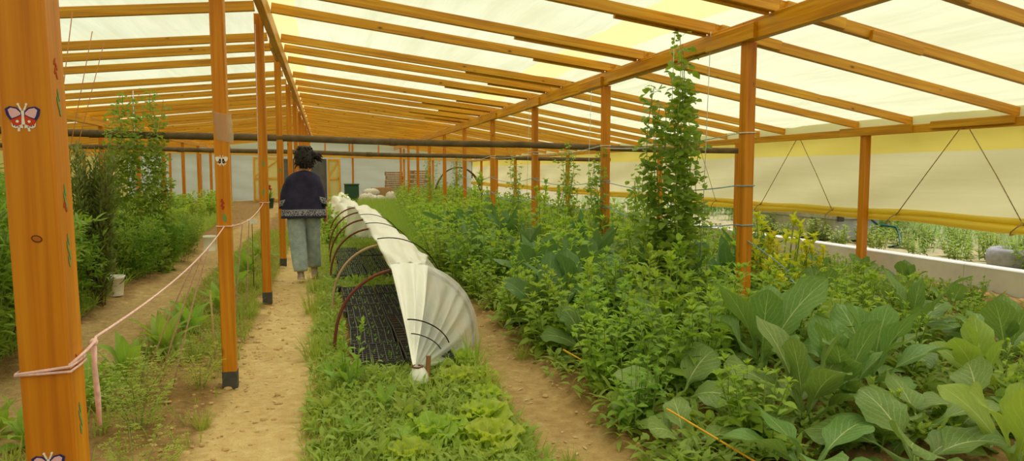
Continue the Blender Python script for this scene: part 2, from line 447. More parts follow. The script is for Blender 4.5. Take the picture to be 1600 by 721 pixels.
for k, y in enumerate(RY):
    f = lambda x: y + .115*(x-3.4) - (.18 if x < 3 else 0)*(1 if False else 0)
    xs = (-.49, 3.4, 7.42); ys = (y-.62, y, y+.38)
    r = rafter(xs, ys, k, 'rafters of the right roof slope', f'{ORD[k+1]} rafter from the near end on the right roof slope')
    if k in SPL:
        for x0, x1, dz in SPL[k]: splice_at(r, x0, x1, y, -.043, dz, .38/4.02)
    if k < 14: splice_at(r, 2.4 if k % 2 else 1.9, 3.34, y, .043, -.02, .62/3.89)
    xs = (-.64, -4.73, -8.8); ys = (y-.62, y-1.0, y-1.4)
    rafter(xs, ys, k, 'rafters of the left roof slope', f'{ORD[k+1]} rafter from the near end on the left roof slope')

# ---------------------------------------------------------------- posts
SHOE = mat_plain('grey_bitumen', srgb(84, 82, 78), .8, .2)
def post(x, y, ztop, w, label, group, shoe=False, lean=0.0, z0=-.05):
    r = empty('wooden_post', (x, y, 0)); tag(r, label, 'post', group)
    m = MB(); m.beam((x + lean*z0, y, z0), (x + lean*ztop, y, ztop), w, w, up=(0, 1, 0), bev=.005)
    V = m.v[0]; V[:, 1] -= w/2
    m.build('post_timber', WOODP, r, loc=(x, y, 0), smooth=False)
    if shoe:
        s = MB(); s.box((x, y, .045), (w+.006, w+.006, .13), bev=.003)
        s.build('post_shoe', SHOE, r, loc=(x, y, 0), smooth=False)
    return r
RIDGE_Y = [1.645, 4.93, 8.1, 11.2, 14.4, 17.5, 20.7, 23.8, 27, 30.1, 33.3]
RIDGE = []
for k, y in enumerate(RIDGE_Y):
    x = -.548 if k == 0 else -.62
    d = {0: 'thick varnished post in front with painted butterflies and pink string', 1: 'slim post with a plastic bag and a small dark butterfly, beside the path',
         2: 'bare varnished post beside the path, third of the ridge row', 3: 'ridge-row post just left of the walking person'}.get(k, f'{ORD[k+1]} post of the row under the ridge beam')
    RIDGE.append(post(x, y, 3.03, .09 if k != 1 else .085, d, 'posts under the ridge beam', shoe=(1 <= k <= 4), lean=-.017 if k == 0 else -.004))
# the leaning front post keeps its foot where the photo shows it
RIDGE[0].location.x += .017
R_Y = [5.4+3.15*i for i in range(10)]
R_POSTS = []
for i, y in enumerate(R_Y):
    d = 'thick post in the planting tied with white strings, behind the tall pea plants' if i == 0 else f'{ORD[i+1]} post of the right-hand row standing in the planting'
    R_POSTS.append(post(3.42, y, 2.46, .095, d, 'posts of the right-hand row'))
for i in range(9):
    y = 8.46+3.15*i
    post(7.2, y, 1.885, .1, ('eave post with dark foot in front of the yellow side film' if i == 0 else f'{ORD[i+1]} post under the right eave beam'), 'posts under the right eave beam', shoe=(i == 0))
for i in range(7):
    y = 14.6+3.15*i
    post(-4.73, y, 2.38, .1, f'{ORD[i+1]} visible post of the left-hand row above the crops', 'posts of the left-hand row')
for i in range(4):
    y = 23.6+3.15*i
    post(-8.58, y, 1.97, .1, f'{ORD[i+1]} visible post against the left film wall', 'posts of the left film wall')

# ---------------------------------------------------------------- end wall frame
m = MB(); m.beam((-8.6, 36.3, 2.28), (7.25, 36.3, 1.9), .06, .11); tag(m.build('tie_beam', WOODY, smooth=False), 'long thin yellow crossbeam along the far end wall', 'beam')
for i, (x, zb) in enumerate(((-6.9, 0), (-5.6, 0), (-4.3, 0), (1.35, 0), (3.85, 0), (5.3, 0), (6.5, 0))):
    zt = roof_z(x)-.02
    m = MB(); m.beam((x, 36.38, zb), (x, 36.38, zt), .09, .09, up=(0, 1, 0))
    tag(m.build('wall_stud', WOODP, smooth=False), f'{ORD[i+1]} wooden stud of the far end wall counted from its left end', 'stud', 'studs of the far end wall')
for i, x in enumerate((-1.9, 0.05, 1.2 + .0, 2.6)):
    zt = roof_z(x)-.02; zb = 2.28 - .024*(x+8.6) + .1
    m = MB(); m.beam((x, 36.3, zb), (x, 36.3, zt), .07, .07, up=(0, 1, 0))
    tag(m.build('gable_strut', WOODP, smooth=False), f'{ORD[i+1]} short strut above the crossbeam of the far end wall', 'strut', 'gable struts of the far end wall')
def door_leaf(name, x0, x1, z1, y, label, film, wood, n):
    r = empty(name, ((x0+x1)/2, y, 0)); r['kind'] = 'structure'; r['label'] = label
    L = ((x0+x1)/2, y, 0); m = MB()
    for x in (x0+.04, x1-.04): m.beam((x, y, .02), (x, y, z1), .09, .05, up=(0, -1, 0))
    for z in (.05, z1*.5, z1-.09): m.beam((x0+.08, y, z), (x1-.08, y, z), .05, .09)
    m.beam((x0+.08, y, z1*.55), (x1-.1, y, z1-.14), .04, .07)
    m.build('door_frame', wood, r, loc=L, smooth=False)
    p = MB(); p.box(((x0+x1)/2, y+.04, z1/2), (x1-x0-.04, .012, z1-.04)); p.build('door_panel', film, r, loc=L, smooth=False)
    h = MB(); h.tube([(x1-.1, y-.06, z1*.5), (x1-.1, y-.1, z1*.5), (x1-.1, y-.1, z1*.5+.12), (x1-.1, y-.06, z1*.5+.12)], .01, 6)
    h.build('door_handle', SHOE, r, loc=L)
YF = mat_film('door_film', srgb(246, 240, 190), .55, wr_scale=(.5, .5, 2), bump=.2)
GREYP = mat_plain('grey_door_sheet', srgb(104, 106, 112), .7, .2, noise=.15, ns=3)
door_leaf('door_1', -3.15, -1.9, 2.05, 35.0, 'open yellow-framed plastic door at the far end wall', YF, WOODY, 1)
door_leaf('door_2', .15, .75, 2.0, 36.2, 'narrow yellow door frame right of the grey panel at the end wall', YF, WOODY, 2)
m = MB(); m.box((-.9, 36.4, 1.0), (2.0, .05, 2.0)); tag(m.build('door_3', GREYP, smooth=False), 'dark grey sheet closing the far doorway', kind='structure')

# ---------------------------------------------------------------- two dark pipes hung across the greenhouse
def cross_pipe(y, za, zb, xa, xb, label):
    m = MB(); n = 24
    pts = [(xa+(xb-xa)*t, y + .35*t, za+(zb-za)*t - .02*math.sin(PI*((t*4) % 1))) for t in np.linspace(0, 1, n)]
    m.tube(pts, .05, 12); r = m.build('cross_pipe', PIPE); tag(r, label, 'pipe', 'dark pipes across the greenhouse')
    for t in (.36, .62, .83):
        j = MB(); i = int(t*(n-1)); a = np.array(pts[i]); b = np.array(pts[i+1]); d = (b-a)/np.linalg.norm(b-a)
        j.tube([a-d*.06, a+d*.06], .056, 12); j.build('pipe_coupling', PIPE, r)
cross_pipe(11.02, 2.03, 1.76, -8.5, 7.15, 'nearer dark pipe hung across the greenhouse above the person')
cross_pipe(17.2, 2.0, 1.70, -8.5, 7.15, 'farther dark pipe hung across the greenhouse, lower in view')
# ---------------------------------------------------------------- leaf shapes
PROF = {
 'ovate':   [(0, .06), (.10, .08), (.2, .55), (.38, 1.0), (.6, .82), (.8, .45), (.93, .17), (1, .02)],
 'lance':   [(0, .08), (.12, .14), (.3, .75), (.5, 1.0), (.75, .62), (.92, .22), (1, .02)],
 'collard': [(0, .09), (.30, .085), (.36, .30), (.44, .72), (.58, .97), (.72, 1.0), (.86, .82), (.95, .5), (1, .12)],
 'chard':   [(0, .10), (.25, .10), (.33, .45), (.5, .95), (.65, 1.0), (.85, .62), (.95, .3), (1, .04)],
 'lettuce': [(0, .22), (.2, .34), (.45, .72), (.7, 1.0), (.88, .92), (.96, .7), (1, .45)],
 'round':   [(0, .1), (.08, .55), (.3, .95), (.5, 1.0), (.75, .85), (.92, .5), (1, .1)],
 'blade':   [(0, .8), (.3, 1.0), (.7, .7), (1, .05)],
}
def leaf(m, base, az, el, L, W, prof='ovate', bend=.8, fold=.25, wave=.0, nl=5, nw=2, roll=0., wk=14., twist=0., lobes=0.):
    s = np.linspace(0, 1, nl+1); pr = PROF[prof]
    w = np.interp(s, [p[0] for p in pr], [p[1] for p in pr]) * W/2
    e = el - bend*s**1.3
    ds = L/nl
    hx = np.concatenate([[0], np.cumsum(np.cos((e[1:]+e[:-1])/2)*ds)]); hz = np.concatenate([[0], np.cumsum(np.sin((e[1:]+e[:-1])/2)*ds)])
    ca, sa = math.cos(az), math.sin(az)
    mid = np.stack([base[0]+hx*ca, base[1]+hx*sa, base[2]+hz], -1)
    tang = np.stack([np.cos(e)*ca, np.cos(e)*sa, np.sin(e)], -1)
    side0 = np.array([-sa, ca, 0.])
    nrm0 = np.cross(tang, side0)
    r = roll + twist*s
    side = side0[None]*np.cos(r)[:, None] + nrm0*np.sin(r)[:, None]
    nrm = np.cross(tang, side)
    u = np.linspace(-1, 1, nw*2+1 if nw > 1 else 3)
    ph = random.uniform(0, 6)
    edge = 1.0
    if lobes: edge = 1 + lobes*np.sin(s*wk*2.3+ph)[:, None]*np.abs(u)[None, :]**3
    off = w[:, None]*u[None, :]*edge
    hgt = fold*np.abs(u)[None, :]*w[:, None] + wave*W*np.sin(s[:, None]*wk+ph+(u[None, :] > 0)*1.7)*np.abs(u)[None, :]**2
    P = mid[:, None, :] + side[:, None, :]*off[:, :, None] + nrm[:, None, :]*hgt[:, :, None]
    U = np.stack([np.broadcast_to(.5+u[None, :]/2, P.shape[:2]), np.broadcast_to(s[:, None], P.shape[:2])], -1)
    m.addgrid(P, U)
    return mid[-1]
def stem_pts(x, y, z, az, lean, L, curve=0., n=5):
    pts = []
    for i in range(n+1):
        t = i/n; a = lean + curve*t
        pts.append((x + math.cos(az)*math.sin(a)*L*t, y + math.sin(az)*math.sin(a)*L*t, z + math.cos(a)*L*t))
    return pts
def at_t(pts, t):
    k = t*(len(pts)-1); i = min(int(k), len(pts)-2); f = k-i
    return tuple(a*(1-f)+b*f for a, b in zip(pts[i], pts[i+1]))

# ---------------------------------------------------------------- leaf materials
L_HERB = mat_leaf('herb_leaf', srgb(138, 168, 66), srgb(176, 196, 106), .40, .30, side=5, vw=.05)
L_HERB2 = mat_leaf('fresh_herb_leaf', srgb(152, 180, 68), srgb(190, 206, 112), .42, .26, side=5, vw=.05)
L_COL = mat_leaf('collard_leaf', srgb(110, 142, 74), srgb(206, 218, 150), .28, .26, side=8, vw=.026, rough=.42)
L_COL2 = mat_leaf('young_collard_leaf', srgb(140, 168, 76), srgb(204, 218, 132), .36, .20, side=8, vw=.03, rough=.42)
L_KALE = mat_leaf('dark_kale_leaf', srgb(92, 128, 76), srgb(156, 182, 120), .24, .22, side=10, vw=.035, rough=.45)
L_LET = mat_leaf('lettuce_leaf', srgb(166, 190, 72), srgb(206, 216, 130), .45, .2, side=6, vw=.05, rough=.4)
L_PEA = mat_leaf('pea_leaf', srgb(134, 162, 70), None, .4, .25)
L_BUSH = mat_leaf('bush_leaf', srgb(120, 152, 58), None, .38, .35)
L_FERN = mat_leaf('fern_leaf', srgb(166, 180, 82), None, .42, .2)
L_ROSE = mat_leaf('needle_leaf', srgb(120, 136, 74), None, .25, .25)
L_BROAD = mat_leaf('broad_leaf', srgb(140, 172, 72), srgb(190, 206, 116), .4, .2, side=7, vw=.035)
L_YEL = mat_leaf('yellow_flower_leaf', srgb(214, 214, 58), srgb(232, 228, 110), .45, .2, side=4)
L_GRASS = mat_leaf('grass_blade', srgb(148, 168, 76), None, .4, .3)
L_WEED = mat_leaf('low_weed_leaf', srgb(142, 164, 74), None, .4, .3)
L_ONION = mat_leaf('onion_blade', srgb(166, 192, 136), None, .25, .3)
L_CEREAL = mat_leaf('cereal_blade', srgb(136, 164, 72), None, .4, .25)
STEM = mat_plain('green_stem', srgb(136, 158, 78), .6, .2, noise=.2, ns=8)
STEMW = mat_plain('woody_stem', srgb(118, 100, 62), .8, .1, noise=.2, ns=8)
U = random.uniform

# ---------------------------------------------------------------- plant prototypes (each: Empty > stem, leaves), built at the origin
def plant(name, fill, lm, sm=STEM, extra=None):
    r = empty(name); ms = MB(); fl = FastLeaves(); ex = FastLeaves() if extra else None
    fill(ms, fl, ex)
    if ms.n: ms.build('stem', sm, r)
    fl.build('leaves', lm, r)
    if ex is not None and ex.nn: ex.build(extra[0], extra[1], r)['kind'] = 'stuff'
    return r

def herb_fill(h, nst, rad, lw, nl=13):
    def f(ms, fl, ex):
        for k in range(nst):
            a = U(0, 6.28); d = rad*math.sqrt(U(0, 1))*.55
            hh = h*U(.65, 1.05)
            pts = stem_pts(d*math.cos(a), d*math.sin(a), -.02, a, U(.02, .28)*(d/rad+.3), hh, U(-.1, .25))
            ms.tube(pts, [.007, .006, .0055, .005, .004, .003], 5, cap=False)
            g = U(0, 6.28)
            for i in range(nl):
                t = .08 + .9*i/(nl-1); p = at_t(pts, t); g += 2.4
                sz = lw*(1.25-.65*t)*U(.75, 1.2)
                leaf(fl, p, g, U(.35, .95)-.2*(1-t), sz*2.1, sz, random.choice(('ovate', 'ovate', 'lance')), U(.5, 1.5), U(.05, .35), U(0, .08), 5, 1, U(-.4, .4))
            tp = pts[-1]
            for q in range(6):
                leaf(fl, tp, q*1.05+U(0, .5), U(.6, 1.3), lw*U(.6, .95), lw*U(.3, .5), 'ovate', U(.2, .8), .3, 0, 4, 1)
    return f
def mustard_fill(h, nst, yellow=True):
    def f(ms, fl, ex):
        for k in range(nst):
            a = U(0, 6.28); d = U(0, .12); hh = h*U(.75, 1.05)
            pts = stem_pts(d*math.cos(a), d*math.sin(a), -.02, a, U(.0, .18), hh, U(-.05, .1))
            ms.tube(pts, [.010, .009, .008, .007, .005, .003], 6, cap=False); g = U(0, 6)
            for i in range(15):
                t = .1+.86*i/14; p = at_t(pts, t); g += 2.4; sz = (.20*(1-t)+.055)*U(.8, 1.2)
                leaf(fl if t < .5 or ex is None else ex, p, g, U(.6, 1.1), sz, sz*.42, random.choice(('lance', 'chard')), U(.5, 1.4), .25, .06, 6, 1, U(-.3, .3))
            for q in range(9):
                leaf(ex if ex is not None else fl, at_t(pts, U(.86, 1)), q*.9, U(.6, 1.3), U(.05, .085), U(.03, .05), 'round', U(.1, .9), .3, .1, 4, 1)
    return f
def collard_fill(n, L, W, prof='collard', el0=(1.45, .55), bend=(.35, 1.2), nl=14, nw=4, wave=.05, lob=.05, h0=.06, droop=0):
    def f(ms, fl, ex):
        ms.tube([(0, 0, -.04), (.004, .003, h0*.6), (0, 0, h0+.06)], [.02, .018, .012], 8)
        g = U(0, 6)
        for i in range(n):
            t = i/(n-1); g += 2.4+U(-.3, .3)
            el = el0[0]*(1-t)+el0[1]*t + U(-.12, .12)
            l = L*(.72+.4*math.sin(PI*min(1, .25+t*.8)))*U(.85, 1.1); w = W*l/L*U(.85, 1.12)
            z = h0*(1.2-.8*t)
            leaf(fl, (.01*math.cos(g), .01*math.sin(g), z), g, el, l, w, prof, bend[0]*(1-t)+bend[1]*t+U(-.1, .25), U(.05, .3), wave*U(.5, 1.4), nl, nw, U(-.5, .5), U(9, 15), U(-.3, .3), lob)
    return f
def lettuce_fill(n, L, W):
    def f(ms, fl, ex):
        ms.tube([(0, 0, -.03), (0, 0, .03)], [.02, .012], 7)
        g = U(0, 6)
        for i in range(n):
            t = i/(n-1); g += 2.4
            leaf(fl, (.012*math.cos(g), .012*math.sin(g), .02), g, 1.35-.85*t+U(-.1, .1), L*(.6+.45*t)*U(.9, 1.1), W*(.6+.5*t)*U(.85, 1.15), 'lettuce', U(.2, .9)+.4*t, U(.1, .4), U(.12, .2), 12, 4, U(-.25, .25), U(15, 22), U(-.3, .3), .06)
    return f
def pea_fill(h, nv, rad, dens=42, lsz=.042, bare=.0):
    def f(ms, fl, ex):
        for k in range(nv):
            a = U(0, 6.28); d = rad*math.sqrt(U(0, 1)); x0, y0 = d*math.cos(a), d*math.sin(a)
            hh = h*(U(.62, 1.0) if k else 1.0); pts = []
            ph = U(0, 6); n = 14
            for i in range(n+1):
                t = i/n; pts.append((x0*(1-.15*t)+.05*math.sin(t*9+ph), y0*(1-.15*t)+.05*math.cos(t*7+ph), -.02+hh*t))
            ms.tube(pts, .0035, 4, cap=False)
            nn = int(dens*hh)
            for i in range(nn):
                t = U(bare, 1); p = at_t(pts, t); g = U(0, 6.28); out = U(.01, .10)
                q = (p[0]+out*math.cos(g), p[1]+out*math.sin(g), p[2]+U(-.03, .05))
                sz = lsz*U(.6, 1.35)*(1.1-.3*t)
                for sgn in (-1, 1):
                    leaf(fl, q, g+sgn*U(.5, 1.3), U(-.5, .8), sz*1.35, sz, 'round', U(-.2, 1.2), U(-.1, .5), 0, 3, 1, U(-.7, .7))
                if random.random() < .25: ms.tube([p, q], .0015, 3, cap=False)
    return f
def bush_fill(h, rad, n, sz=(.05, .014), top=1.0, nst=10):
    """feathery bush: many thin upright sprays"""
    def f(ms, fl, ex):
        for k in range(nst):
            a = U(0, 6.28); d = rad*math.sqrt(U(0, 1))*.6; hh = h*U(.55, 1.0)
            pts = stem_pts(d*math.cos(a), d*math.sin(a), -.02, a, U(.03, .35), hh, U(-.1, .35))
            ms.tube(pts, [.006, .0055, .005, .0045, .004, .003], 4, cap=False)
            for i in range(int(n/nst)):
                t = U(.08, 1)**.85; p = at_t(pts, t); g = U(0, 6.28); br = U(.02, .17)*(1.15-.6*t)*rad/.3
                q = (p[0]+br*math.cos(g), p[1]+br*math.sin(g), p[2]+br*U(.0, .9))
                for j in range(3):
                    leaf(fl, q, g+U(-1.2, 1.2), U(-.3, 1.2), sz[0]*U(.6, 1.4), sz[1]*U(.7, 1.4), 'lance', U(-.2, 1.0), .2, 0, 3, 1, U(-.8, .8))
    return f
def fern_fill(n, L, dense=9):
    """pinnate leaves of small paired leaflets"""
    def f(ms, fl, ex):
        g = U(0, 6)
        for i in range(n):
            g += 2.4; el = U(1.05, 1.5); l = L*U(.7, 1.15); az = g
            base = (.03*math.cos(g), .03*math.sin(g), 0)
            pts = []; e = el; p = np.array(base)
            for k in range(9):
                pts.append(tuple(p)); p = p + l/8*np.array((math.cos(e)*math.cos(az), math.cos(e)*math.sin(az), math.sin(e))); e -= U(.03, .11)
            ms.tube(pts, [.003]*5+[.002]*4, 4, cap=False)
            for b in range(2, dense+2):
                t = b/(dense+2); q = at_t(pts, t)
                bl = l*.34*(1.1-t*.7)
                for sgn in (-1, 1):
                    a2 = az+sgn*U(.8, 1.2)
                    ee = U(.1, .6)
                    for c in range(5):
                        f2 = (c+1)/5
                        r = (q[0]+bl*f2*math.cos(a2)*math.cos(ee), q[1]+bl*f2*math.sin(a2)*math.cos(ee), q[2]+bl*f2*math.sin(ee)-.25*bl*f2*f2)
                        for s2 in (-1, 1):
                            leaf(fl, r, a2+s2*.9, U(-.1, .5), .022*U(.8, 1.3), .010, 'ovate', .3, .1, 0, 3, 1, U(-.4, .4))
    return f
def grass_fill(n, h, rad, w=.006, spread=.5):
    def f(ms, fl, ex):
        for i in range(n):
            a = U(0, 6.28); d = rad*math.sqrt(U(0, 1))
            leaf(fl, (d*math.cos(a), d*math.sin(a), -.01), U(0, 6.28) if d < rad*.3 else a+U(-.8, .8), PI/2-U(.02, spread), h*U(.5, 1.1), w*U(.7, 1.3), 'blade', U(.1, 1.1), .2, 0, 4, 1)
    return f
def needle_fill(h, rad):
    def f(ms, fl, ex):
        for k in range(16):
            a = U(0, 6.28); d = rad*math.sqrt(U(0, 1))*.5; hh = h*U(.6, 1)
            pts = stem_pts(d*math.cos(a), d*math.sin(a), 0, a, U(.0, .12), hh, U(-.05, .12)); ms.tube(pts, [.007, .006, .006, .005, .004, .003], 4, cap=False)
            for i in range(420):
                t = U(.05, 1); p = at_t(pts, t); g = U(0, 6.28); br = U(0, .09)
                q = (p[0]+br*math.cos(g), p[1]+br*math.sin(g), p[2]+U(0, .06))
                leaf(fl, q, g+U(-1, 1), U(.2, 1.4), U(.05, .11), .021, 'lance', U(-.2, .6), .1, 0, 2, 1)
    return f
PROTO = {}
def protos(key, n, fn):
    PROTO[key] = [fn() for _ in range(n)]; USED[key] = set()
USED = {}
def put(key, x, y, rz, sc, label, cat, group=None, z=None, k=None, szz=None):
    L = PROTO[key]; i = random.randrange(len(L)) if k is None else k % len(L)
    if i in USED[key]: r = copy_tree(L[i])
    else: r = L[i]; USED[key].add(i)
    r.location = (x, y, ground_h(x, y)-.005 if z is None else z); r.rotation_euler = (0, 0, rz); r.scale = (sc, sc, sc if szz is None else szz)
    for q in ('label', 'category', 'group'):
        if q in r: del r[q]
    tag(r, label, cat, group); return r
def sweep():
    for key, L in PROTO.items():
        for i, r in enumerate(L):
            if i not in USED[key]:
                for c in list(r.children): bpy.data.objects.remove(c)
                bpy.data.objects.remove(r)
protos('herb', 7, lambda: plant('leafy_herb', herb_fill(U(.66, .82), 16, .36, .084, 11), L_HERB if random.random() < .6 else L_HERB2))
protos('collard', 6, lambda: plant('collard', collard_fill(random.choice((10, 12, 13)), U(.48, .58), U(.17, .235), el0=(1.5, U(.3, .7)), bend=(.25, 1.35), wave=.085, lob=.09), L_COL))
protos('collardy', 3, lambda: plant('collard', collard_fill(10, .46, .2, el0=(1.5, .35), wave=.1, lob=.1), L_COL2))
protos('collardlow', 3, lambda: plant('collard', collard_fill(9, .5, .25, el0=(.95, .1), bend=(.8, 1.1), wave=.08, lob=.08), L_COL))
protos('collarddark', 3, lambda: plant('kale', collard_fill(12, .56, .19, el0=(1.5, .5), bend=(.25, 1.2), wave=.08, lob=.05), L_KALE))
protos('kale', 3, lambda: plant('kale', collard_fill(15, .52, .13, 'chard', (1.5, .7), (.3, 1.1), 10, 2, .06, .0, .12), L_KALE))
protos('lettuce', 5, lambda: plant('lettuce', lettuce_fill(19, .19, .115), L_LET))
protos('mustard', 3, lambda: plant('mustard_plant', mustard_fill(.85, 8), L_HERB2, STEM, ('flowers', L_YEL)))
protos('stalk', 3, lambda: plant('tall_leafy_stalk', mustard_fill(.82, 3), L_HERB2, STEM))
protos('weed', 5, lambda: plant('broad_leaf_weed', collard_fill(random.choice((9, 12)), .15, U(.045, .06), random.choice(('chard', 'ovate')), (1.3, .2), (.4, 1.3), 6, 2, .1, .1, .04), random.choice((L_BROAD, L_WEED))))
# ---------------------------------------------------------------- outside, seen under the rolled-up side film
OUTS = mat_plain('garden_soil', srgb(176, 166, 126), .95, .1, noise=.2, ns=5, bump=.5)
CONC = mat_plain('grey_concrete', srgb(196, 194, 190), .9, .15, noise=.14, ns=7, bump=.3)
LINER = mat_plain('pale_liner', srgb(208, 206, 200), .6, .25, noise=.08, ns=3)
TYRE = mat_plain('grey_tyre', srgb(164, 164, 172), .8, .2, noise=.12, ns=20)
xs = np.concatenate([np.arange(7.62, 14, .35), np.arange(14, 90, 4.)]); ys = np.concatenate([np.arange(-20, 26, .6), np.arange(26, 120, 5.)])
P = np.array([[(x, y, .2+.02*math.sin(x*3+y*2)+.01*math.sin(y*5)) for x in xs] for y in ys])
m = MB(); m.grid(P); tag(m.build('ground', OUTS), 'pale garden soil outside the greenhouse', kind='structure')
P = np.array([[(x, y, -.12) for x in (-90, -30, -9.1)] for y in (-40, 0, 40, 140)], float)
m = MB(); m.grid(P); tag(m.build('ground', OUTS), 'bare ground beyond the left film wall', kind='structure')
P = np.array([[(x, y, -.12) for x in (-9.1, 0, 7.6, 90)] for y in (37.6, 60, 140)], float)
m = MB(); m.grid(P); tag(m.build('ground', OUTS), 'bare ground beyond the far end wall', kind='structure')
# low pale kerb wall along the side
m = MB()
for a, b in zip(np.arange(-2, 36, 3.0), np.arange(1, 39, 3.0)):
    m.beam((7.52, a, -.05), (7.52, min(b, 36.5)-.006, -.05), .2, .345, bev=.012)
tag(m.build('wall_right', LINER, smooth=False), 'low pale concrete kerb wall below the rolled film', kind='structure')
# concrete tank
r = empty('water_tank', (8.75, 10.6, .23)); tag(r, 'grey concrete block tank just outside, under the rolled yellow film', 'tank')
m = MB(); m.box((8.75, 11.7, .41), (.9, 2.6, .36), bev=.015); m.build('tank_wall', CONC, r, loc=(8.75, 10.6, .23), smooth=False)
m = MB(); m.box((8.75, 11.7, .64), (1.0, 2.7, .1), bev=.015); m.build('tank_lid', CONC, r, loc=(8.75, 10.6, .23), smooth=False)
m = MB(); m.box((8.36, 10.33, .62), (.12, .03, .12)); m.build('lid_clip', SHOE, r, loc=(8.75, 10.6, .23), smooth=False)
HOSE = mat_plain('green_hose', srgb(30, 96, 88), .5, .4)
pts = [(8.75, 10.15, .66), (8.8, 10.1, .58), (8.85, 10.05, .52), (9.0, 10.0, .5), (9.12, 9.95, .48), (9.1, 9.85, .38), (9.0, 9.7, .26), (8.85, 9.55, .22), (8.5, 9.4, .22)]
m = MB(); m.tube(pts, .02, 8); tag(m.build('garden_hose', HOSE), 'dark green hose curling down beside the concrete tank outside', 'hose')
# tyre planter with onions
r = empty('tyre_planter', (8.35, 7.1, .2)); tag(r, 'old grey tyre used as a planter outside the yellow film', 'planter')
ring = []
for k in range(32):
    a = 2*PI*k/32
    prof = [(.22, .0), (.31, -.01), (.335, .04), (.34, .11), (.33, .19), (.29, .225), (.23, .22), (.2, .17), (.2, .05)]
    ring.append([(8.35+q*math.cos(a), 7.1+q*math.sin(a), .22+z+.006*math.sin(k*PI)) for q, z in prof])
P = np.array(ring+[ring[0]]); m = MB(); m.grid(P, closed_u=True); m.build('tyre', TYRE, r, loc=(8.35, 7.1, .2))
m = MB(); m.loft([((8.35, 7.1, .36), .21, .21), ((8.35, 7.1, .37), .02, .02)], 16, cap1=True); m.build('planter_soil', EARTH, r, loc=(8.35, 7.1, .2))
f = FastLeaves()
for i in range(60):
    a = U(0, 6.28); d = .17*math.sqrt(U(0, 1)); leaf(f, (8.35+d*math.cos(a), 7.1+d*math.sin(a), .36), a, PI/2-U(.02, .4), U(.25, .42), .014, 'blade', U(.0, .5), .3, 0, 4, 1)
f.build('onion_leaves', L_ONION, r, loc=(8.35, 7.1, .2))
# onion rows: clumps one can count
protos('onion', 4, lambda: plant('onion_clump', grass_fill(26, .55, .10, .016, .45), L_ONION))
n = 0
for j, x in enumerate((10.6, 11.3, 12.1, 12.9)):
    for i in range(20):
        n += 1
        put('onion', x+U(-.1, .1), 6.6+i*.5+j*.3+U(-.1, .1), U(0, 6), U(.9, 1.4), 'clump of grey green onion leaves in the rows outside', 'onion', 'onion clumps outside', z=.22)
protos('garden', 3, lambda: plant('garden_plant', herb_fill(.38, 12, .34, .055), L_WEED))
for i in range(44):
    put('garden', 7.9+U(0, .4)+ (i % 4)*.62, 5.6+(i//2)*.36+U(-.2, .2), U(0, 6), U(.6, 1.0), 'low green plant growing outside beyond the kerb', 'plant', 'low plants outside', z=.235)
protos('shrub', 3, lambda: plant('garden_shrub', bush_fill(1.1, .6, 700, (.09, .03)), L_BUSH))
for i in range(12):
    put('shrub', 9.9+(i % 2)*.9+U(0, .4), 11.2+i*.8, U(0, 6), U(.5, .8), 'dark green shrub outside, seen under the rolled film', 'shrub', 'dark shrubs outside', z=.2)
fl = FastLeaves()
for i in range(4500):
    x = U(8.6, 20); y = U(5, 30)
    leaf(fl, (x, y, .2), U(0, 6.28), U(.9, 1.5), U(.15, .4), U(.015, .035), 'blade', U(.1, .9), .2, 0, 3, 1)
tag(fl.build('grass', L_ONION), 'green rows and grass farther out beyond the kerb', 'grass', kind='stuff')
# ---------------------------------------------------------------- right-hand planting
PHASE = ['level with', 'a step beyond', 'midway past', 'two steps beyond']
def right_edge(y): return 1.58 + .078*max(0, y-9.5) - .12*min(1, max(0, (y-6.5)/2))
row = 0
for i in range(-1, 9):
    y0 = 5.4+3.15*i
    far = i >= 4
    nphase = 2 if far else 4
    for ph in range(nphase):
        y = y0 + 3.15*ph/nphase
        if y < 6.0 or y > 34: continue
        step = .62 if not far else .8
        xs = np.arange(right_edge(y)+.12, 7.0, step)
        if i >= 6: xs = xs[:6]
        for j, x in enumerate(xs):
            # keep the places of the hand-set plants free
            if y < 6.6 and x < 3.2: pass
            d = PHASE[ph*(4//nphase)]
            post_n = ORD[i+1] if i >= 0 else 'first'
            lab = f'{ORD[j+1]} leafy herb from the dirt path, {d} the {post_n} right-hand post'
            sc = U(.72, 1.18)*(1.1 if far else 1.0)
            if y < 10 and x > 5.2: sc *= .42
            elif y < 7.2 and x > 4.2: sc *= .55
            elif y < 9 and x > 5.2: sc *= .6
            elif x > 5.8: sc *= .6
            if j == 0 and y < 8: sc *= .72
            put('herb', x+U(-.12, .12), y+U(-.15, .15), U(0, 6.28), sc, lab, 'plant', 'leafy herbs in the right-hand planting')
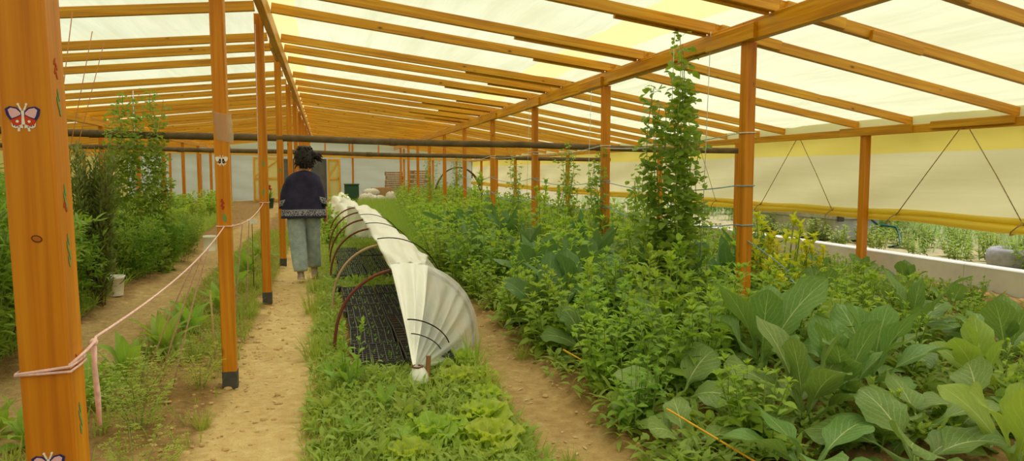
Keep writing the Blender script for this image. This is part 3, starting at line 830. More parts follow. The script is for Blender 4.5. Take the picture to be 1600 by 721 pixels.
# dark kale near the path bend
for n, (x, y, s, lab) in enumerate([(2.15, 6.1, 1.05, 'dark upright kale nearest the dirt path bend'), (2.55, 6.7, 1.15, 'dark kale one step behind the first, by the dirt path'),
      (2.2, 7.5, 1.05, 'dark kale third from the front among leafy herbs'), (2.9, 7.5, 1.1, 'dark kale deeper in the herbs, level with the pea tower'), (3.0, 6.2, 1.15, 'dark kale left of the tied thick post'),
      (2.5, 8.7, 1.1, 'dark kale half hidden far behind the others'), (1.95, 9.4, 1.15, 'dark kale at the herb edge beyond the path bend'), (2.6, 10.4, 1.25, 'dark kale level with the second post, deep in herbs'), (2.1, 11.6, 1.3, 'dark kale near the cereal grass'), (3.3, 9.0, 1.2, 'dark kale at the foot of the second post'), (1.8, 5.75, .95, 'dark kale leaning over the dirt path'), (4.6, 7.2, 1.1, 'dark kale behind the yellow mustard'), (2.9, 12.4, 1.3, 'far dark kale before the third post'), (3.9, 6.4, 1.1, 'dark kale just right of the tied thick post')]):
    put('collarddark' if n % 2 == 0 or n < 3 else 'kale', x, y, U(0, 6), s*1.08, lab, 'kale', 'dark kale plants')
# the big collards in front
CO = [(1.98, 3.75, .80, 'low collard with a drooping blue-green leaf over the path edge'), (2.85, 4.25, 1.18, 'tall collard with two big upright leaves side by side'),
 (2.45, 3.25, .95, 'collard with broad pale upright leaves in front of the tall one'), (3.3, 3.75, 1.0, 'collard with toothed leaves, right of the pale broad one'),
 (2.95, 2.98, .8, 'low collard lying wide at the bottom edge of the bed'), (3.45, 3.1, .85, 'collard with long flat leaves near the bottom right corner'),
 (3.9, 4.3, 1.0, 'collard with dark blue-green leaves below the low kerb wall'), (4.55, 4.75, 1.0, 'dark collard standing in shade at the right edge'),
 (3.6, 4.85, .95, 'collard half hidden behind the toothed one'), (4.3, 5.6, .95, 'collard in front of the eave post, dark leaves'), (5.0, 5.5, .75, 'collard at far right with curled leaves before the kerb wall'),
 (4.9, 6.5, .75, 'collard close below the pale kerb wall, half-lit'), (3.2, 5.1, .95, 'collard behind the tall two-leaved one'), (5.5, 7.3, .75, 'large dark collard at the foot of the eave post'),
 (2.3, 4.6, .8, 'collard with one pale upright leaf among herbs'), (1.85, 4.9, .75, 'small collard at the edge of the dirt path'), (3.95, 3.55, .85, 'collard with bright stems near the brick at right'), (2.0, 5.5, .8, 'collard between path edge and dark kale'),
 (4.6, 3.95, .85, 'collard at the right edge of the bed beside the brick'), (2.6, 5.4, .85, 'collard in the herbs just behind the drooping one'), (5.9, 6.3, .6, 'small collard right beside the kerb wall'), (6.2, 8.2, .62, 'collard right of the eave post near the wall'),
 (2.1, 2.72, .85, 'collard cut by the bottom edge, left of the wide low one'), (2.55, 2.6, .9, 'collard with long pale leaves along the bottom edge'), (3.0, 2.5, .85, 'collard in the bottom right corner of the bed'), (3.5, 2.65, .8, 'collard leaf fan in the corner below the brick'), (1.72, 3.2, .6, 'small low collard by the dirt path near the bottom edge'), (2.85, 3.45, .95, 'collard with frilled upright leaves in the middle of the front group'), (5.0, 4.5, .9, 'collard at the right edge below the kerb wall'), (5.9, 5.7, .62, 'dark collard close to the kerb wall at the right edge'), (6.5, 6.9, .6, 'collard touching the kerb wall right of the eave post'), (6.6, 7.7, .6, 'collard at the kerb wall beside the eave post foot')]
for n, (x, y, s, lab) in enumerate(CO):
    put('collardlow' if ('low' in lab or 'along the bottom' in lab or 'flat leaves' in lab) else 'collard' if n % 4 else 'collardy', x, y, U(0, 6), s, lab, 'collard', 'collards in the front of the right-hand bed', k=n)
# herbs between the collards
for n, (x, y, s) in enumerate([(1.75, 4.3, .7), (1.7, 5.3, .75), (1.95, 4.75, .85), (2.3, 4.15, .9), (2.4, 5.0, .95), (2.85, 4.85, .95), (3.2, 5.6, .9), (3.7, 5.5, .8), (1.75, 5.8, .8), (2.3, 5.6, .95), (2.7, 5.9, 1.0), (4.15, 5.15, .75), (4.6, 5.9, .7), (5.3, 6.3, .65), (3.3, 4.6, .85), (3.95, 4.9, .75), (4.9, 5.1, .7), (1.65, 3.6, .55), (2.1, 3.15, .6), (5.4, 5.7, .6), (3.55, 4.2, .75), (2.05, 4.05, .8), (1.68, 6.3, .7), (5.7, 7.0, .62), (5.4, 5.0, .42), (6.2, 6.2, .4), (6.3, 7.3, .42), (5.6, 7.9, .42), (6.7, 8.6, .4), (5.3, 6.7, .45)]):
    put('herb', x, y, U(0, 6), s, f'{ORD[n+1]} bushy herb among the front collards, counted from the path', 'plant', 'herbs between the collards')
# tall stalks standing out of the mass
for n, (x, y, s, lab) in enumerate([(2.35, 4.95, 1.0, 'pale tall leafy stalk behind the drooping collard'), (2.75, 5.15, 1.05, 'pale stalk with willow-like leaves left of the two big collard leaves'),
    (2.0, 5.15, .9, 'pale leafy stalk close to the dirt path'), (3.75, 3.95, .62, 'bright green stalk among collards at right'), (3.85, 3.3, .5, 'short bright stalk beside the brick'), (2.62, 2.95, .42, 'small bright green stalk at the bottom edge in front of collards'),
    (4.2, 4.9, .75, 'pale stalk before the kerb wall'), (5.1, 6.0, .6, 'pale stalk right of the eave post'), (3.15, 6.8, 1.1, 'tall leafy stalk left of the tied post'), (2.7, 8.0, 1.15, 'tall leafy stalk rising among kale'), (2.2, 9.0, 1.2, 'tall pale stalk behind the kale near the tunnel'), (3.0, 10.2, 1.35, 'tall stalk right of the second post line'), (2.4, 12.2, 1.4, 'far tall stalk beside the cereal grass'), (3.9, 8.0, 1.2, 'tall stalk right of the short pea'), (4.4, 9.6, 1.3, 'tall stalk before the yellow side film'), (1.85, 6.7, .9, 'leafy stalk at the path bend'), (3.0, 14.5, 1.6, 'very tall stalk far among the herbs'), (3.9, 12.5, 1.5, 'tall stalk right of the third post')]):
    put('stalk', x, y, U(0, 6), s, lab, 'plant', 'tall leafy stalks')
for n, (x, y, s, lab) in enumerate([(4.3, 6.2, 1.22, 'tallest yellow-topped mustard in front of the concrete tank'), (4.05, 6.0, 1.0, 'yellow-topped mustard left of the tallest'), (4.6, 6.1, .9, 'short yellow mustard right of the tallest'), (3.95, 5.6, .8, 'front yellow mustard near the blue string')]):
    put('mustard', x, y, U(0, 6), s, lab, 'mustard', 'yellow mustard by the tied post', k=n)
# peas on strings
def pea(x, y, h, nv, rad, label, dens=42, ls=.045):
    r = plant('pea_plant', pea_fill(h, nv, rad, dens, ls), L_PEA, STEM); r.location = (x, y, 0); tag(r, label, 'pea plant', 'tall peas on strings')
pea(3.14, 6.0, 2.62, 17, .33, 'tallest pea plant reaching the roof beam, left of the tied post', 34, .062)
pea(3.38, 9.75, 1.85, 6, .15, 'pea plant climbing beside the second right-hand post')
pea(3.3, 8.45, 1.72, 6, .14, 'pea plant right of the second right-hand post')
pea(3.42, 7.4, 1.55, 6, .15, 'short pea plant between the second post and the tall pea')
pea(3.45, 13.0, 1.75, 5, .15, 'pea plant at the third right-hand post')
pea(3.45, 19.5, 1.95, 5, .2, 'thin far pea plant right of the crates')
pea(3.3, 23.0, 1.9, 6, .3, 'far pea plant beside the crates')
# low weeds over the whole right bed
fl = FastLeaves()
for i in range(9000):
    y = 2.9 + 14*U(0, 1)**1.7; x = U(1.45+.03*max(0, y-6), 6.9)
    if y < 5 and x > 5.2: continue
    z = ground_h(x, y); k = random.randint(2, 4); g = U(0, 6)
    for q in range(k): leaf(fl, (x, y, z+U(0, .08)), g+q*2.1, U(.2, 1.1), U(.05, .13), U(.02, .05), 'ovate', U(.3, 1.2), .2, 0, 3, 1, U(-.4, .4))
tag(fl.build('undergrowth', L_WEED), 'low weeds covering the soil under the right-hand crops', 'weeds', kind='stuff')
# cereal-like patch behind the tunnel
fl = FastLeaves()
for i in range(9000):
    y = U(10.5, 30); x = 1.2 + U(0, 1)*(.45+.082*(y-10))
    leaf(fl, (x, y, 0), U(0, 6.28), PI/2-U(.02, .6), U(.28, .55), U(.008, .016), 'blade', U(.2, 1.2), .2, 0, 3, 1)
tag(fl.build('grass', L_CEREAL), 'thick upright cereal grass between tunnel and herbs', 'grass', kind='stuff')

# ---------------------------------------------------------------- middle bed: lettuces, weeds, grass
LE = [(.52, 3.62, 1.1, 'large bright lettuce nearest, left one of the front pair'), (.78, 3.5, 1.1, 'frilly lettuce at the front right of the bed'), (.83, 3.85, .95, 'lettuce right behind the frilly front one'),
      (.93, 4.25, .85, 'lettuce at the bed edge beside the dirt path'), (.8, 4.6, .9, 'lettuce right of the wooden stake'), (.98, 4.75, .75, 'small lettuce at the bed edge near the cover'), (.95, 5.15, .75, 'lettuce beside the clear end of the cover'), (.36, 3.35, .85, 'lettuce at front left, half in weeds'), (.72, 4.98, .7, 'lettuce tucked against the gathered cover')]
for n, (x, y, s, lab) in enumerate(LE): put('lettuce', x, y, U(0, 6), s*1.06, lab, 'lettuce', 'lettuces in the middle bed', k=n)
put('stalk', .13, 4.72, 1.0, .55, 'tall pale leafy weed standing at the foot of the first hoop', 'weed')
WE = [(.12, 4.65, 1.6, 'tall broad-leaved weed left of the gathered cover'), (.3, 4.2, 1.2, 'broad-leaved weed below the near trays'), (-.02, 4.2, 1.0, 'broad-leaved weed at the path edge'), (.42, 4.0, 1.15, 'weed with round leaves in front of the stake'), (.12, 3.75, 1.1, 'broad-leaved weed nearest the path'), (.25, 3.45, 1.05, 'spreading weed at the front of the bed'),
      (.0, 5.0, .9, 'small weed at the foot of the first hoop'), (.3, 4.85, .85, 'weed growing before the near seed tray'), (-.02, 6.6, 1.0, 'weed left of the seed trays'), (.05, 7.9, .9, 'weed at the foot of the pale hoop'), (.5, 8.7, 1.2, 'leafy weed between the two groups of trays'), (.35, 8.95, 1.1, 'leafy weed behind the near trays'), (.6, 9.15, 1.0, 'leafy weed half under the cover')]
for n, (x, y, s, lab) in enumerate(WE): put('weed', x, y, U(0, 6), s*.8, lab, 'weed', 'broad-leaved weeds in the middle bed', k=n)
# stalk of the tall weed
fl = FastLeaves()
for i in range(10500):
    y = 2.9 + 13*U(0, 1)**1.6; x = U(-.14, 1.06)
    if 5.0 < y < 8.4 and .12 < x < .98: continue
    if 9.2 < y < 12.6 and .12 < x < .98: continue
    e = min(x+.14, 1.06-x)
    if e < .08 and random.random() < .5: continue
    z = ground_h(x, y)
    if random.random() < .55:
        for q in range(4): leaf(fl, (x+U(-.02, .02), y+U(-.02, .02), z), U(0, 6.28), PI/2-U(.05, .9), U(.06, .17), U(.004, .008), 'blade', U(.1, 1.3), .2, 0, 3, 1)
    else:
        g = U(0, 6); hh = U(0, .09)
        for q in range(4): leaf(fl, (x, y, z+hh*q/3), g+q*2.2, U(.2, 1.1), U(.04, .10), U(.015, .04), random.choice(('ovate', 'lance')), U(.3, 1.1), .2, 0, 3, 1, U(-.3, .3))
tag(fl.build('grass', L_GRASS), 'short grass and small weeds covering the middle bed', 'grass', kind='stuff')
protos('tuft', 4, lambda: plant('grass_tuft', grass_fill(70, .26, .07, .007, .7), L_GRASS))
for n, (x, y, s, lab) in enumerate([(-.14, 7.5, 1.1, 'grass tuft at the path edge near the pale hoop'), (-.1, 5.6, 1.0, 'grass tuft on the path edge beside the first hoop'), (.95, 4.45, 1.1, 'grass tuft among lettuces by the dirt path'), (1.0, 5.0, 1.2, 'grass tuft beside the clear end of the cover'), (-.15, 8.8, 1.1, 'grass tuft on the path edge before the walking person'),
      (-.68, 4.15, .55, 'small grass tuft at the foot of the slim post'), (-.86, 6.1, .9, 'grass tuft left of the slim post'), (-.75, 7.3, 1.0, 'grass tuft between the second and third ridge posts'), (-.8, 9.2, 1.1, 'grass tuft left of the path beyond the third post'), (-.16, 10.6, 1.2, 'grass tuft at the path edge past the person'), (1.15, 3.3, .45, 'tiny grass tuft on the dirt path'), (1.42, 5.2, .6, 'grass tuft where dirt path meets the herbs')]):
    put('tuft', x, y, U(0, 6), s, lab, 'grass tuft', 'grass tufts', k=n)
protos('leafy', 3, lambda: plant('leafy_green', herb_fill(.42, 12, .3, .06), L_HERB2))
for n, (x, y, s, lab) in enumerate([(.1, 14.2, 1.0, 'bright leafy green past the far hoops'), (.35, 15.4, 1.2, 'bright leafy green in front of the far white cover'), (.0, 16.4, 1.3, 'bright leafy green right of the walking person'), (-.05, 18.6, 1.6, 'tall leafy green behind the person'), (.3, 18.0, 1.3, 'leafy green left of the far white cover'), (.2, 21, 1.8, 'leafy green before the narrow far door')]):
    put('leafy', x, y, U(0, 6), s, lab, 'plant', 'leafy greens past the hoops', k=n)

# ---------------------------------------------------------------- bed left of the ridge posts
protos('fern', 4, lambda: plant('feathery_plant', fern_fill(7, .40, 9), L_FERN))
for n, (x, y, s, lab) in enumerate([(-.82, 3.35, .8, 'feathery yellow-green plant nearest, right of the front post'), (-.98, 4.1, 1.0, 'feathery plant under the pink strings'), (-1.12, 4.7, 1.0, 'feathery plant farther along under the strings'), (-.8, 4.9, .75, 'feathery plant left of the slim post'), (-.72, 2.9, .6, 'feathery plant at the bottom edge by the black pipe'), (-.95, 5.6, .6, 'small feathery plant behind the slim post')]):
    put('fern', x, y, U(0, 6), s, lab, 'plant', 'feathery plants under the pink strings', k=n)
protos('broad', 4, lambda: plant('broad_leaf_plant', collard_fill(13, .27, .10, 'ovate', (1.45, .4), (.4, 1.2), 9, 3, .07, .05, .05), L_BROAD))
for n, (x, y, s, lab) in enumerate([(-1.32, 5.3, 1.0, 'broad-leaved green plant behind the feathery ones'), (-1.2, 5.9, 1.1, 'broad-leaved plant left of the pink strings'), (-1.38, 4.7, 1.0, 'broad-leaved plant right of the front post'), (-1.15, 6.6, 1.0, 'broad-leaved plant in the middle of the left bed'), (-1.5, 4.1, .9, 'broad-leaved plant behind the pink tail of string'), (-1.05, 7.6, 1.0, 'broad-leaved plant below the white cup'), (-1.1, 9.0, 1.1, 'broad-leaved plant beyond the slim post'), (-1.62, 3.2, .9, 'broad-leaved plant low at the left of the front post'), (-1.05, 10.4, 1.1, 'broad-leaved plant beside the paper tag'), (-1.0, 12.0, 1.2, 'broad-leaved plant far along the left bed'), (-1.75, 4.4, .7, 'small broad-leaved plant on the edge of the left dirt path')]):
    put('broad', x, y, U(0, 6), s, lab, 'plant', 'broad-leaved plants of the left bed', k=n)
fl = FastLeaves()
for i in range(3600):
    y = 2.6 + 15*U(0, 1)**1.4; x = U(-1.5, -.66)
    if y < 5.6 and x > -1.25+U(-.2, .2) and random.random() < .88: continue
    z = ground_h(x, y)
    for q in range(4): leaf(fl, (x+U(-.02, .02), y+U(-.02, .02), z), U(0, 6.28), PI/2-U(.1, 1.0), U(.05, .15)*(1+.015*y), U(.005, .012), random.choice(('blade', 'lance')), U(.1, 1.3), .2, 0, 3, 1)
tag(fl.build('grass', L_GRASS), 'thin grass and weeds along the left bed', 'grass', kind='stuff')

# ---------------------------------------------------------------- tall crops left of the left path
protos('bush', 5, lambda: plant('feathery_bush', bush_fill(1.3, .5, 1900, (.085, .022), nst=18), L_BUSH))
BU = [(-2.65, 7.75, .9, 'bush left of the white bucket, touching it'), (-2.4, 10.2, .6, 'bush at the path edge under the tall left pea'), (-2.6, 6.7, .95, 'bush on the edge of the left dirt path right of the front post'), (-2.65, 4.7, 1.15, 'dark feathery bush at the left edge beside the front post'), (-2.6, 5.7, 1.1, 'dark feathery bush behind the front post'), (-3.3, 5.4, 1.2, 'dark feathery bush deeper behind the front post'), (-2.75, 6.7, 1.05, 'dark feathery bush right of the front post'), (-3.5, 6.8, 1.15, 'tall dark bush behind the one by the front post'), (-2.85, 7.7, .9, 'feathery bush just before the white bucket'), (-3.6, 8.2, 1.1, 'feathery bush left of the dark needle shrub'), (-2.75, 9.8, .72, 'feathery bush just past the white bucket'), (-4.3, 7.6, 1.15, 'bush at the back of the left planting'), (-4.4, 9.6, .9, 'bush behind the tall left pea plant'), (-2.35, 11.3, .6, 'low feathery bush along the left path'), (-3.3, 10.6, .75, 'feathery bush under the tall left pea'), (-2.3, 12.3, .6, 'low feathery bush farther on the left path'), (-3.2, 12.4, .7, 'feathery bush beyond the tall left pea'), (-2.45, 13.6, .55, 'lowest feathery bush at the path end'), (-4.4, 12, .9, 'bush far back left of the tall pea'), (-4.2, 5.6, 1.2, 'bush at the far left edge'), (-2.2, 3.9, .45, 'small feathery bush low at the left edge')]
for n, (x, y, s, lab) in enumerate(BU): put('bush', x, y, U(0, 6), s*1.02, lab, 'bush', 'feathery bushes left of the left path', k=n)
r = plant('needle_shrub', needle_fill(1.68, .24), L_ROSE, STEMW); r.location = (-2.32, 8.35, 0); tag(r, 'tall dark needle-leaved shrub left of the tall pea', 'shrub')
pea(-2.52, 11.0, 2.5, 22, .44, 'tall pea plant left of the path, climbing strings to the rafters', 46, .055)
pea(-3.3, 9.6, 1.75, 4, .18, 'thin pea plant behind the needle shrub', 30)
protos('mound', 4, lambda: plant('leafy_mound', herb_fill(.62, 20, .55, .10, 9), L_HERB2))
n = 0
for j in range(7):
    for i in range(4):
        x = -3.3-i*.95-.06*j; y = 14.2+j*2.5+U(-.2, .2)
        if x < -7.6: continue
        put('mound', x+U(-.15, .15), y, U(0, 6), U(.85, 1.25), f'{ORD[i+1]} leafy mound from the left path in the {ORD[j+1]} far crop row', 'plant', 'leafy mounds far left')
fl = FastLeaves()
for i in range(5000):
    y = U(4, 22); x = -2.3-.04*max(0, y-8)-U(0, 1)**1.6*4.5
    for q in range(3): leaf(fl, (x+U(-.03, .03), y+U(-.03, .03), 0), U(0, 6.28), PI/2-U(.1, .9), U(.12, .4), U(.008, .022), random.choice(('blade', 'lance')), U(.1, 1.2), .2, 0, 3, 1)
tag(fl.build('undergrowth', L_GRASS), 'grass and weeds under the tall left crops', 'weeds', kind='stuff')
sweep()
# ---------------------------------------------------------------- hoop tunnel over the seed trays
MAROON = mat_plain('maroon_hose_plastic', srgb(122, 62, 48), .5, .35, noise=.15, ns=12)
PALEH = mat_plain('pale_hose_plastic', srgb(196, 164, 128), .5, .3, noise=.1, ns=12)
BLACK = mat_plain('black_plastic', srgb(66, 66, 70), .4, .5, noise=.15, ns=30)
CORDK = mat_plain('black_cord', srgb(40, 38, 34), .8, .1)
FLEECE = mat_film('white_fleece', srgb(255, 254, 250), .15, wr_scale=(9, 1.2, 6), bump=.45, dirt=.07)
CLEAR = mat_film('clear_sheet', srgb(252, 254, 254), .45, wr_scale=(9, 1.2, 6), bump=.4, dirt=.03, clear=.36)
HX, HR = .60, .55
HY = [(5.72, .63, 0), (7.4, .66, 1), (9.5, .66, 0), (11.0, .68, 0), (12.6, .70, 0), (14.3, .70, 0)]
def hoop_h(y): return float(np.interp(y, [h[0] for h in HY], [h[1] for h in HY]))
HL = ['front maroon hoop arching from the path side into the white cover', 'pale tan hoop second from the front of the tunnel', 'maroon hoop third from the front of the tunnel', 'maroon hoop fourth from the front of the tunnel', 'maroon hoop fifth from the front, partly behind others', 'farthest maroon hoop of the tunnel']
for n, (y, hz, pale) in enumerate(HY):
    m = MB(); pts = [(HX-HR, y, -.08)] + [(HX-HR*math.cos(a), y+.03*math.sin(a*2), hz*math.sin(a)**.85) for a in np.linspace(.05, PI-.05, 30)] + [(HX+HR, y, -.08)]
    m.tube(pts, .0125, 8); tag(m.build('tunnel_hoop', PALEH if pale else MAROON), HL[n], 'hoop', 'hoops of the low tunnel')
def arc(y, a, d=.0):
    """point on the tunnel skin; a = 0 at the right foot, 90 deg at the top"""
    hz = hoop_h(y)+.016+d; return np.array((HX+(HR+.016+d)*math.cos(a), y, hz*max(0, math.sin(a))**.85))
GATH = np.array((.56, 4.62, .13))
r = empty('tunnel_cover', (HX, 5.7, 0)); tag(r, 'long white cover gathered along the hoops and tied to a stake in front', 'row cover')
L0 = (HX, 5.7, 0)
# the cover bunched up along the top of the hoops
ys = np.concatenate([np.linspace(5.72, 14.4, 110)]); nb = 22; P = np.zeros((len(ys), nb, 3))
for i, y in enumerate(ys):
    lo = math.radians(np.interp(y, [5.72, 6.3, 7.4, 9, 14.4], [74, 66, 46, 38, 36])); hi = math.radians(np.interp(y, [5.72, 7.4, 9.5, 14.4], [101, 100, 97, 96]))
    sagm = .03*math.sin(PI*((y-5.72) % 1.7)/1.7)
    for j in range(nb):
        t = j/(nb-1); a = hi+(lo-hi)*t
        d = .012+.02*math.sin(t*PI)*(1+.6*math.sin(y*2.3)) + .014*math.sin(t*19+y*1.9+math.sin(y*3)) + .008*math.sin(y*7+t*6)
        p = arc(y, a, d); p[2] -= sagm*(.6+.4*t); P[i, j] = p
m = MB(); m.grid(P); c = m.build('cover_roll', FLEECE, r, loc=L0); 
sm = c.modifiers.new('thickness', 'SOLIDIFY'); sm.thickness = .012; sm.offset = -1
# right flank of clear sheet over the front hoops
ys = np.linspace(5.72, 8.6, 40); nb = 20; P = np.zeros((len(ys), nb, 3))
for i, y in enumerate(ys):
    lo = math.radians(np.interp(y, [5.72, 7.4, 8.6], [0, 6, 30])); hi = math.radians(np.interp(y, [5.72, 6.6, 8.6], [76, 66, 46]))
    for j in range(nb):
        t = j/(nb-1); a = hi+(lo-hi)*t
        P[i, j] = arc(y, a, .006*math.sin(y*6+t*9)+.006-.03*math.sin(PI*min(1, max(0, (y-5.72)/1.68 % 1)))*.7)
m = MB(); m.grid(P); m.build('clear_flank', CLEAR, r, loc=L0)
# front end: pleated cone from the first hoop down to the tie
def cone(name, a0, a1, mat, nj, ni=26, amp=.010, out=0):
    P = np.zeros((ni, nj, 3))
    for i in range(ni):
        t = i/(ni-1)
        for j in range(nj):
            u = j/(nj-1); a = math.radians(a0+(a1-a0)*u)
            top = arc(5.72, a, .03); g = GATH + np.array((.028*math.cos(a*1.6), .02*math.sin(a*1.6), .008*math.sin(a*7)))
            s = t**(.92); p = top*(1-s)+g*s
            sag = .05*math.sin(PI*t)*(1-abs(math.sin(a))*.5)
            pl = amp*math.sin(math.degrees(a)/2.2+.5*math.sin(t*5)+math.sin(a*9))*math.sin(PI*min(1, t*1.05+.02))
            p = p + np.array((.35*pl, -pl*1.6 + sag*.3, -sag+pl*.4)); P[i, j] = p
    m = MB(); m.grid(P); return m.build(name, mat, r, loc=L0)
f1 = cone('cover_end', 101, 72, FLEECE, 46, amp=.026)
cone('clear_end', 73, 0, CLEAR, 70, amp=.022)
# knot below the tie
m = MB(); P = []
for i, (z, q) in enumerate(((.14, .026), (.12, .038), (.09, .055), (.05, .062), (.01, .05), (-.02, .03))):
    P.append([(GATH[0]+.005+q*(1+.12*math.sin(k*2.2+i))*math.cos(2*PI*k/18), GATH[1]-.02*i*.4+q*(1+.12*math.cos(k*1.7))*math.sin(2*PI*k/18), z) for k in range(18)])
m.grid(np.array(P), closed_u=True); m.build('cover_knot', FLEECE, r, loc=L0)
m = MB(); m.tube([(GATH[0]+.034*math.cos(a), GATH[1]+.034*math.sin(a), .135) for a in np.linspace(0, 2*PI, 14)[:-1]], .006, 6, closed=True); m.build('tie_string', MAROON, r, loc=L0)
tag(r.children[0], None)
m = MB(); m.beam((GATH[0]+.05, GATH[1]-.05, -.08), (GATH[0]+.075, GATH[1]+.0, .2), .03, .03, up=(0, 1, 0)); tag(m.build('wooden_stake', mat_wood('stake_wood', srgb(110, 72, 40), srgb(150, 100, 60), srgb(176, 124, 78)), smooth=False), 'short brown wooden stake holding the gathered end of the cover', 'stake')
# cords over the cover
def cord(name, pts, rad, mat, label=None, cat=None, group=None, parent=None, n=6):
    m = MB(); m.tube(pts, rad, n); o = m.build(name, mat, parent)
    if label: tag(o, label, cat, group)
    return o
def coneline(t, a0, a1, dz=0, n=16):
    pts = []
    for u in np.linspace(0, 1, n):
        a = math.radians(a0+(a1-a0)*u); top = arc(5.72, a, .03); s = t**.92; p = top*(1-s)+GATH*s
        sag = .05*math.sin(PI*t)*(1-abs(math.sin(a))*.5)
        pts.append((p[0]+.012, p[1]-.075+sag*.3, p[2]-sag+dz+.012-.02*math.sin(PI*u)))
    return pts
cord('black_cord', coneline(.52, 100, 22), .005, CORDK, 'upper black cord crossing the gathered end of the cover', 'cord', 'black cords on the cover')
cord('black_cord', coneline(.66, 100, 25), .004, CORDK, 'lower black cord crossing the gathered end of the cover', 'cord', 'black cords on the cover')
for n, (y, lab) in enumerate(((7.4, 'cord over the cover at the pale hoop'), (9.6, 'cord over the cover near the third hoop'), (11.2, 'cord over the cover near the fourth hoop'))):
    cord('black_cord', [arc(y+.1*u, math.radians(99-85*u), .05-.03*max(0, u-.5)) for u in np.linspace(0, 1, 18)], .006, CORDK, lab, 'cord', 'black cords on the cover')
# end flap of the cover hanging at the far end, and the next covered stretch behind
r2 = empty('tunnel_cover', (.6, 14.9, 0)); tag(r2, 'white cover sheet hanging to the ground at the far end of the hoops', 'row cover')
P = np.zeros((24, 26, 3))
for i in range(24):
    for j in range(26):
        t = i/23; u = j/25
        P[i, j] = (.42+.62*u + .05*math.sin(t*3+u*2) - .10*(1-u)*t, 14.75+.5*t*(1-.5*u)+.03*math.sin(u*17+t*2), (.70-.13*u)*(1-t)+.0 + .012*math.sin(u*11+t*6))
m = MB(); m.grid(P); m.build('cover_sheet', FLEECE, r2, loc=(.6, 14.9, 0))
r3 = empty('tunnel_cover', (.45, 17, 0)); tag(r3, 'farther white cover lying bunched over hoops, level with the person', 'row cover')
ys = np.linspace(16.6, 21.5, 50); P = np.zeros((50, 20, 3))
for i, y in enumerate(ys):
    k = .75+.16*math.sin((y-16.6)*1.5)+.12*(y-16.6)/5
    for j in range(20):
        a = math.radians(150-125*j/19); d = .03*math.sin(j*1.3+y*3)+.03*math.sin(y*5+j*.6)
        P[i, j] = (.52+(.42*k+d)*math.cos(a)-.02*(y-16.6), y+.05*math.sin(j), (.82*k+d)*math.sin(a)-.05)
m = MB(); m.grid(P); m.build('cover_roll', FLEECE, r3, loc=(.45, 17, 0))
m = MB()
P = np.zeros((14, 20, 3))
for i in range(14):
    for j in range(20):
        t = i/13; a = math.radians(150-125*j/19); d = .03*math.sin(j*1.3+16.6*3)+.03*math.sin(16.6*5+j*.6)
        P[i, j] = (.52+(.42*.75+d)*math.cos(a)*(1-.5*t), 16.6+.05*math.sin(j)-.25*t+.03*math.sin(j*1.2+t*4), ((.82*.75+d)*math.sin(a)-.05)*(1-t))
m.grid(P); m.build('cover_end', FLEECE, r3, loc=(.45, 17, 0))

# ---------------------------------------------------------------- seed trays
PEAT = mat_plain('tray_peat', srgb(92, 70, 48), .95, .1, noise=.25, ns=60, bump=.4)
L_SEED = mat_leaf('seedling_leaf', srgb(120, 152, 70), None, .35, .3)
def make_tray(nx=6, ny=9, w=.33, l=.53, h=.055, seed=40, dead=False):
    r = empty('seed_tray'); m = MB(); px, py = w/nx, l/ny; t = .0035
    for i in range(nx+1):
        x = -w/2+i*px; m.beam((x, -l/2, 0), (x, l/2, 0), t*2, h if 0 < i < nx else h+.004, bev=.001)
    for j in range(ny+1):
        y = -l/2+j*py; m.beam((-w/2, y, .0), (w/2, y, .0), t*2, h-.001 if 0 < j < ny else h+.003, bev=.001)
    m.build('tray_lattice', BLACK, r, smooth=False)
    p = MB(); P = np.array([[(x, y, h-.012+.004*math.sin(x*90+y*50)) for x in np.linspace(-w/2, w/2, 14)] for y in np.linspace(-l/2, l/2, 20)])
    p.grid(P); p.build('tray_soil', PEAT, r)
    if seed:
        f = FastLeaves()
        for i in range(nx):
            for j in range(ny):
                if random.random() > seed/54: continue
                x = -w/2+(i+.5)*px; y = -l/2+(j+.5)*py; g = U(0, 6)
                for q in range(random.randint(2, 4)):
                    leaf(f, (x+U(-.008, .008), y+U(-.008, .008), h-.012), g+q*1.9, U(.6, 1.4), U(.025, .05), U(.005, .012), random.choice(('lance', 'ovate')), U(.2, 1), .2, 0, 3, 1)
        f.build('seedlings', L_SEED, r)['kind'] = 'stuff'
    return r
TR = [make_tray(seed=26), make_tray(seed=16), make_tray(nx=4, ny=6, seed=0), make_tray(seed=46)]
tused = set(); tn = 0
tnames = {}
for col, x in ((0, .345), (1, .70)):
    for row in range(6):
        y = 5.30+row*.55
        k = (1 if row == 0 else 0) if col == 0 else (2 if row in (1, 2) else 1 if row == 3 else 0)
        lab = f'black cell seed tray, {ORD[row+1]} from the front in the {"path-side" if col == 0 else "covered"} column'
        t = TR[k] if k not in tused else copy_tree(TR[k]); tused.add(k)
        t.location = (x+U(-.01, .01), y, ground_h(x, y)+.03); t.rotation_euler = (U(-.02, .02), U(-.02, .02), U(-.03, .03))
        tag(t, lab, 'seed tray', 'seed trays under the tunnel')
for col, x in ((0, .33), (1, .69)):
    for row in range(6):
        y = 9.55+row*.55; k = 3
        t = TR[k] if k not in tused else copy_tree(TR[k]); tused.add(k)
        t.location = (x+U(-.02, .02), y, ground_h(x, y)+.03); t.rotation_euler = (0, 0, U(-.05, .05))
        tag(t, f'seed tray with taller seedlings, {ORD[row+1]} of the far {"path-side" if col == 0 else "covered"} column', 'seed tray', 'seed trays at the far hoops')
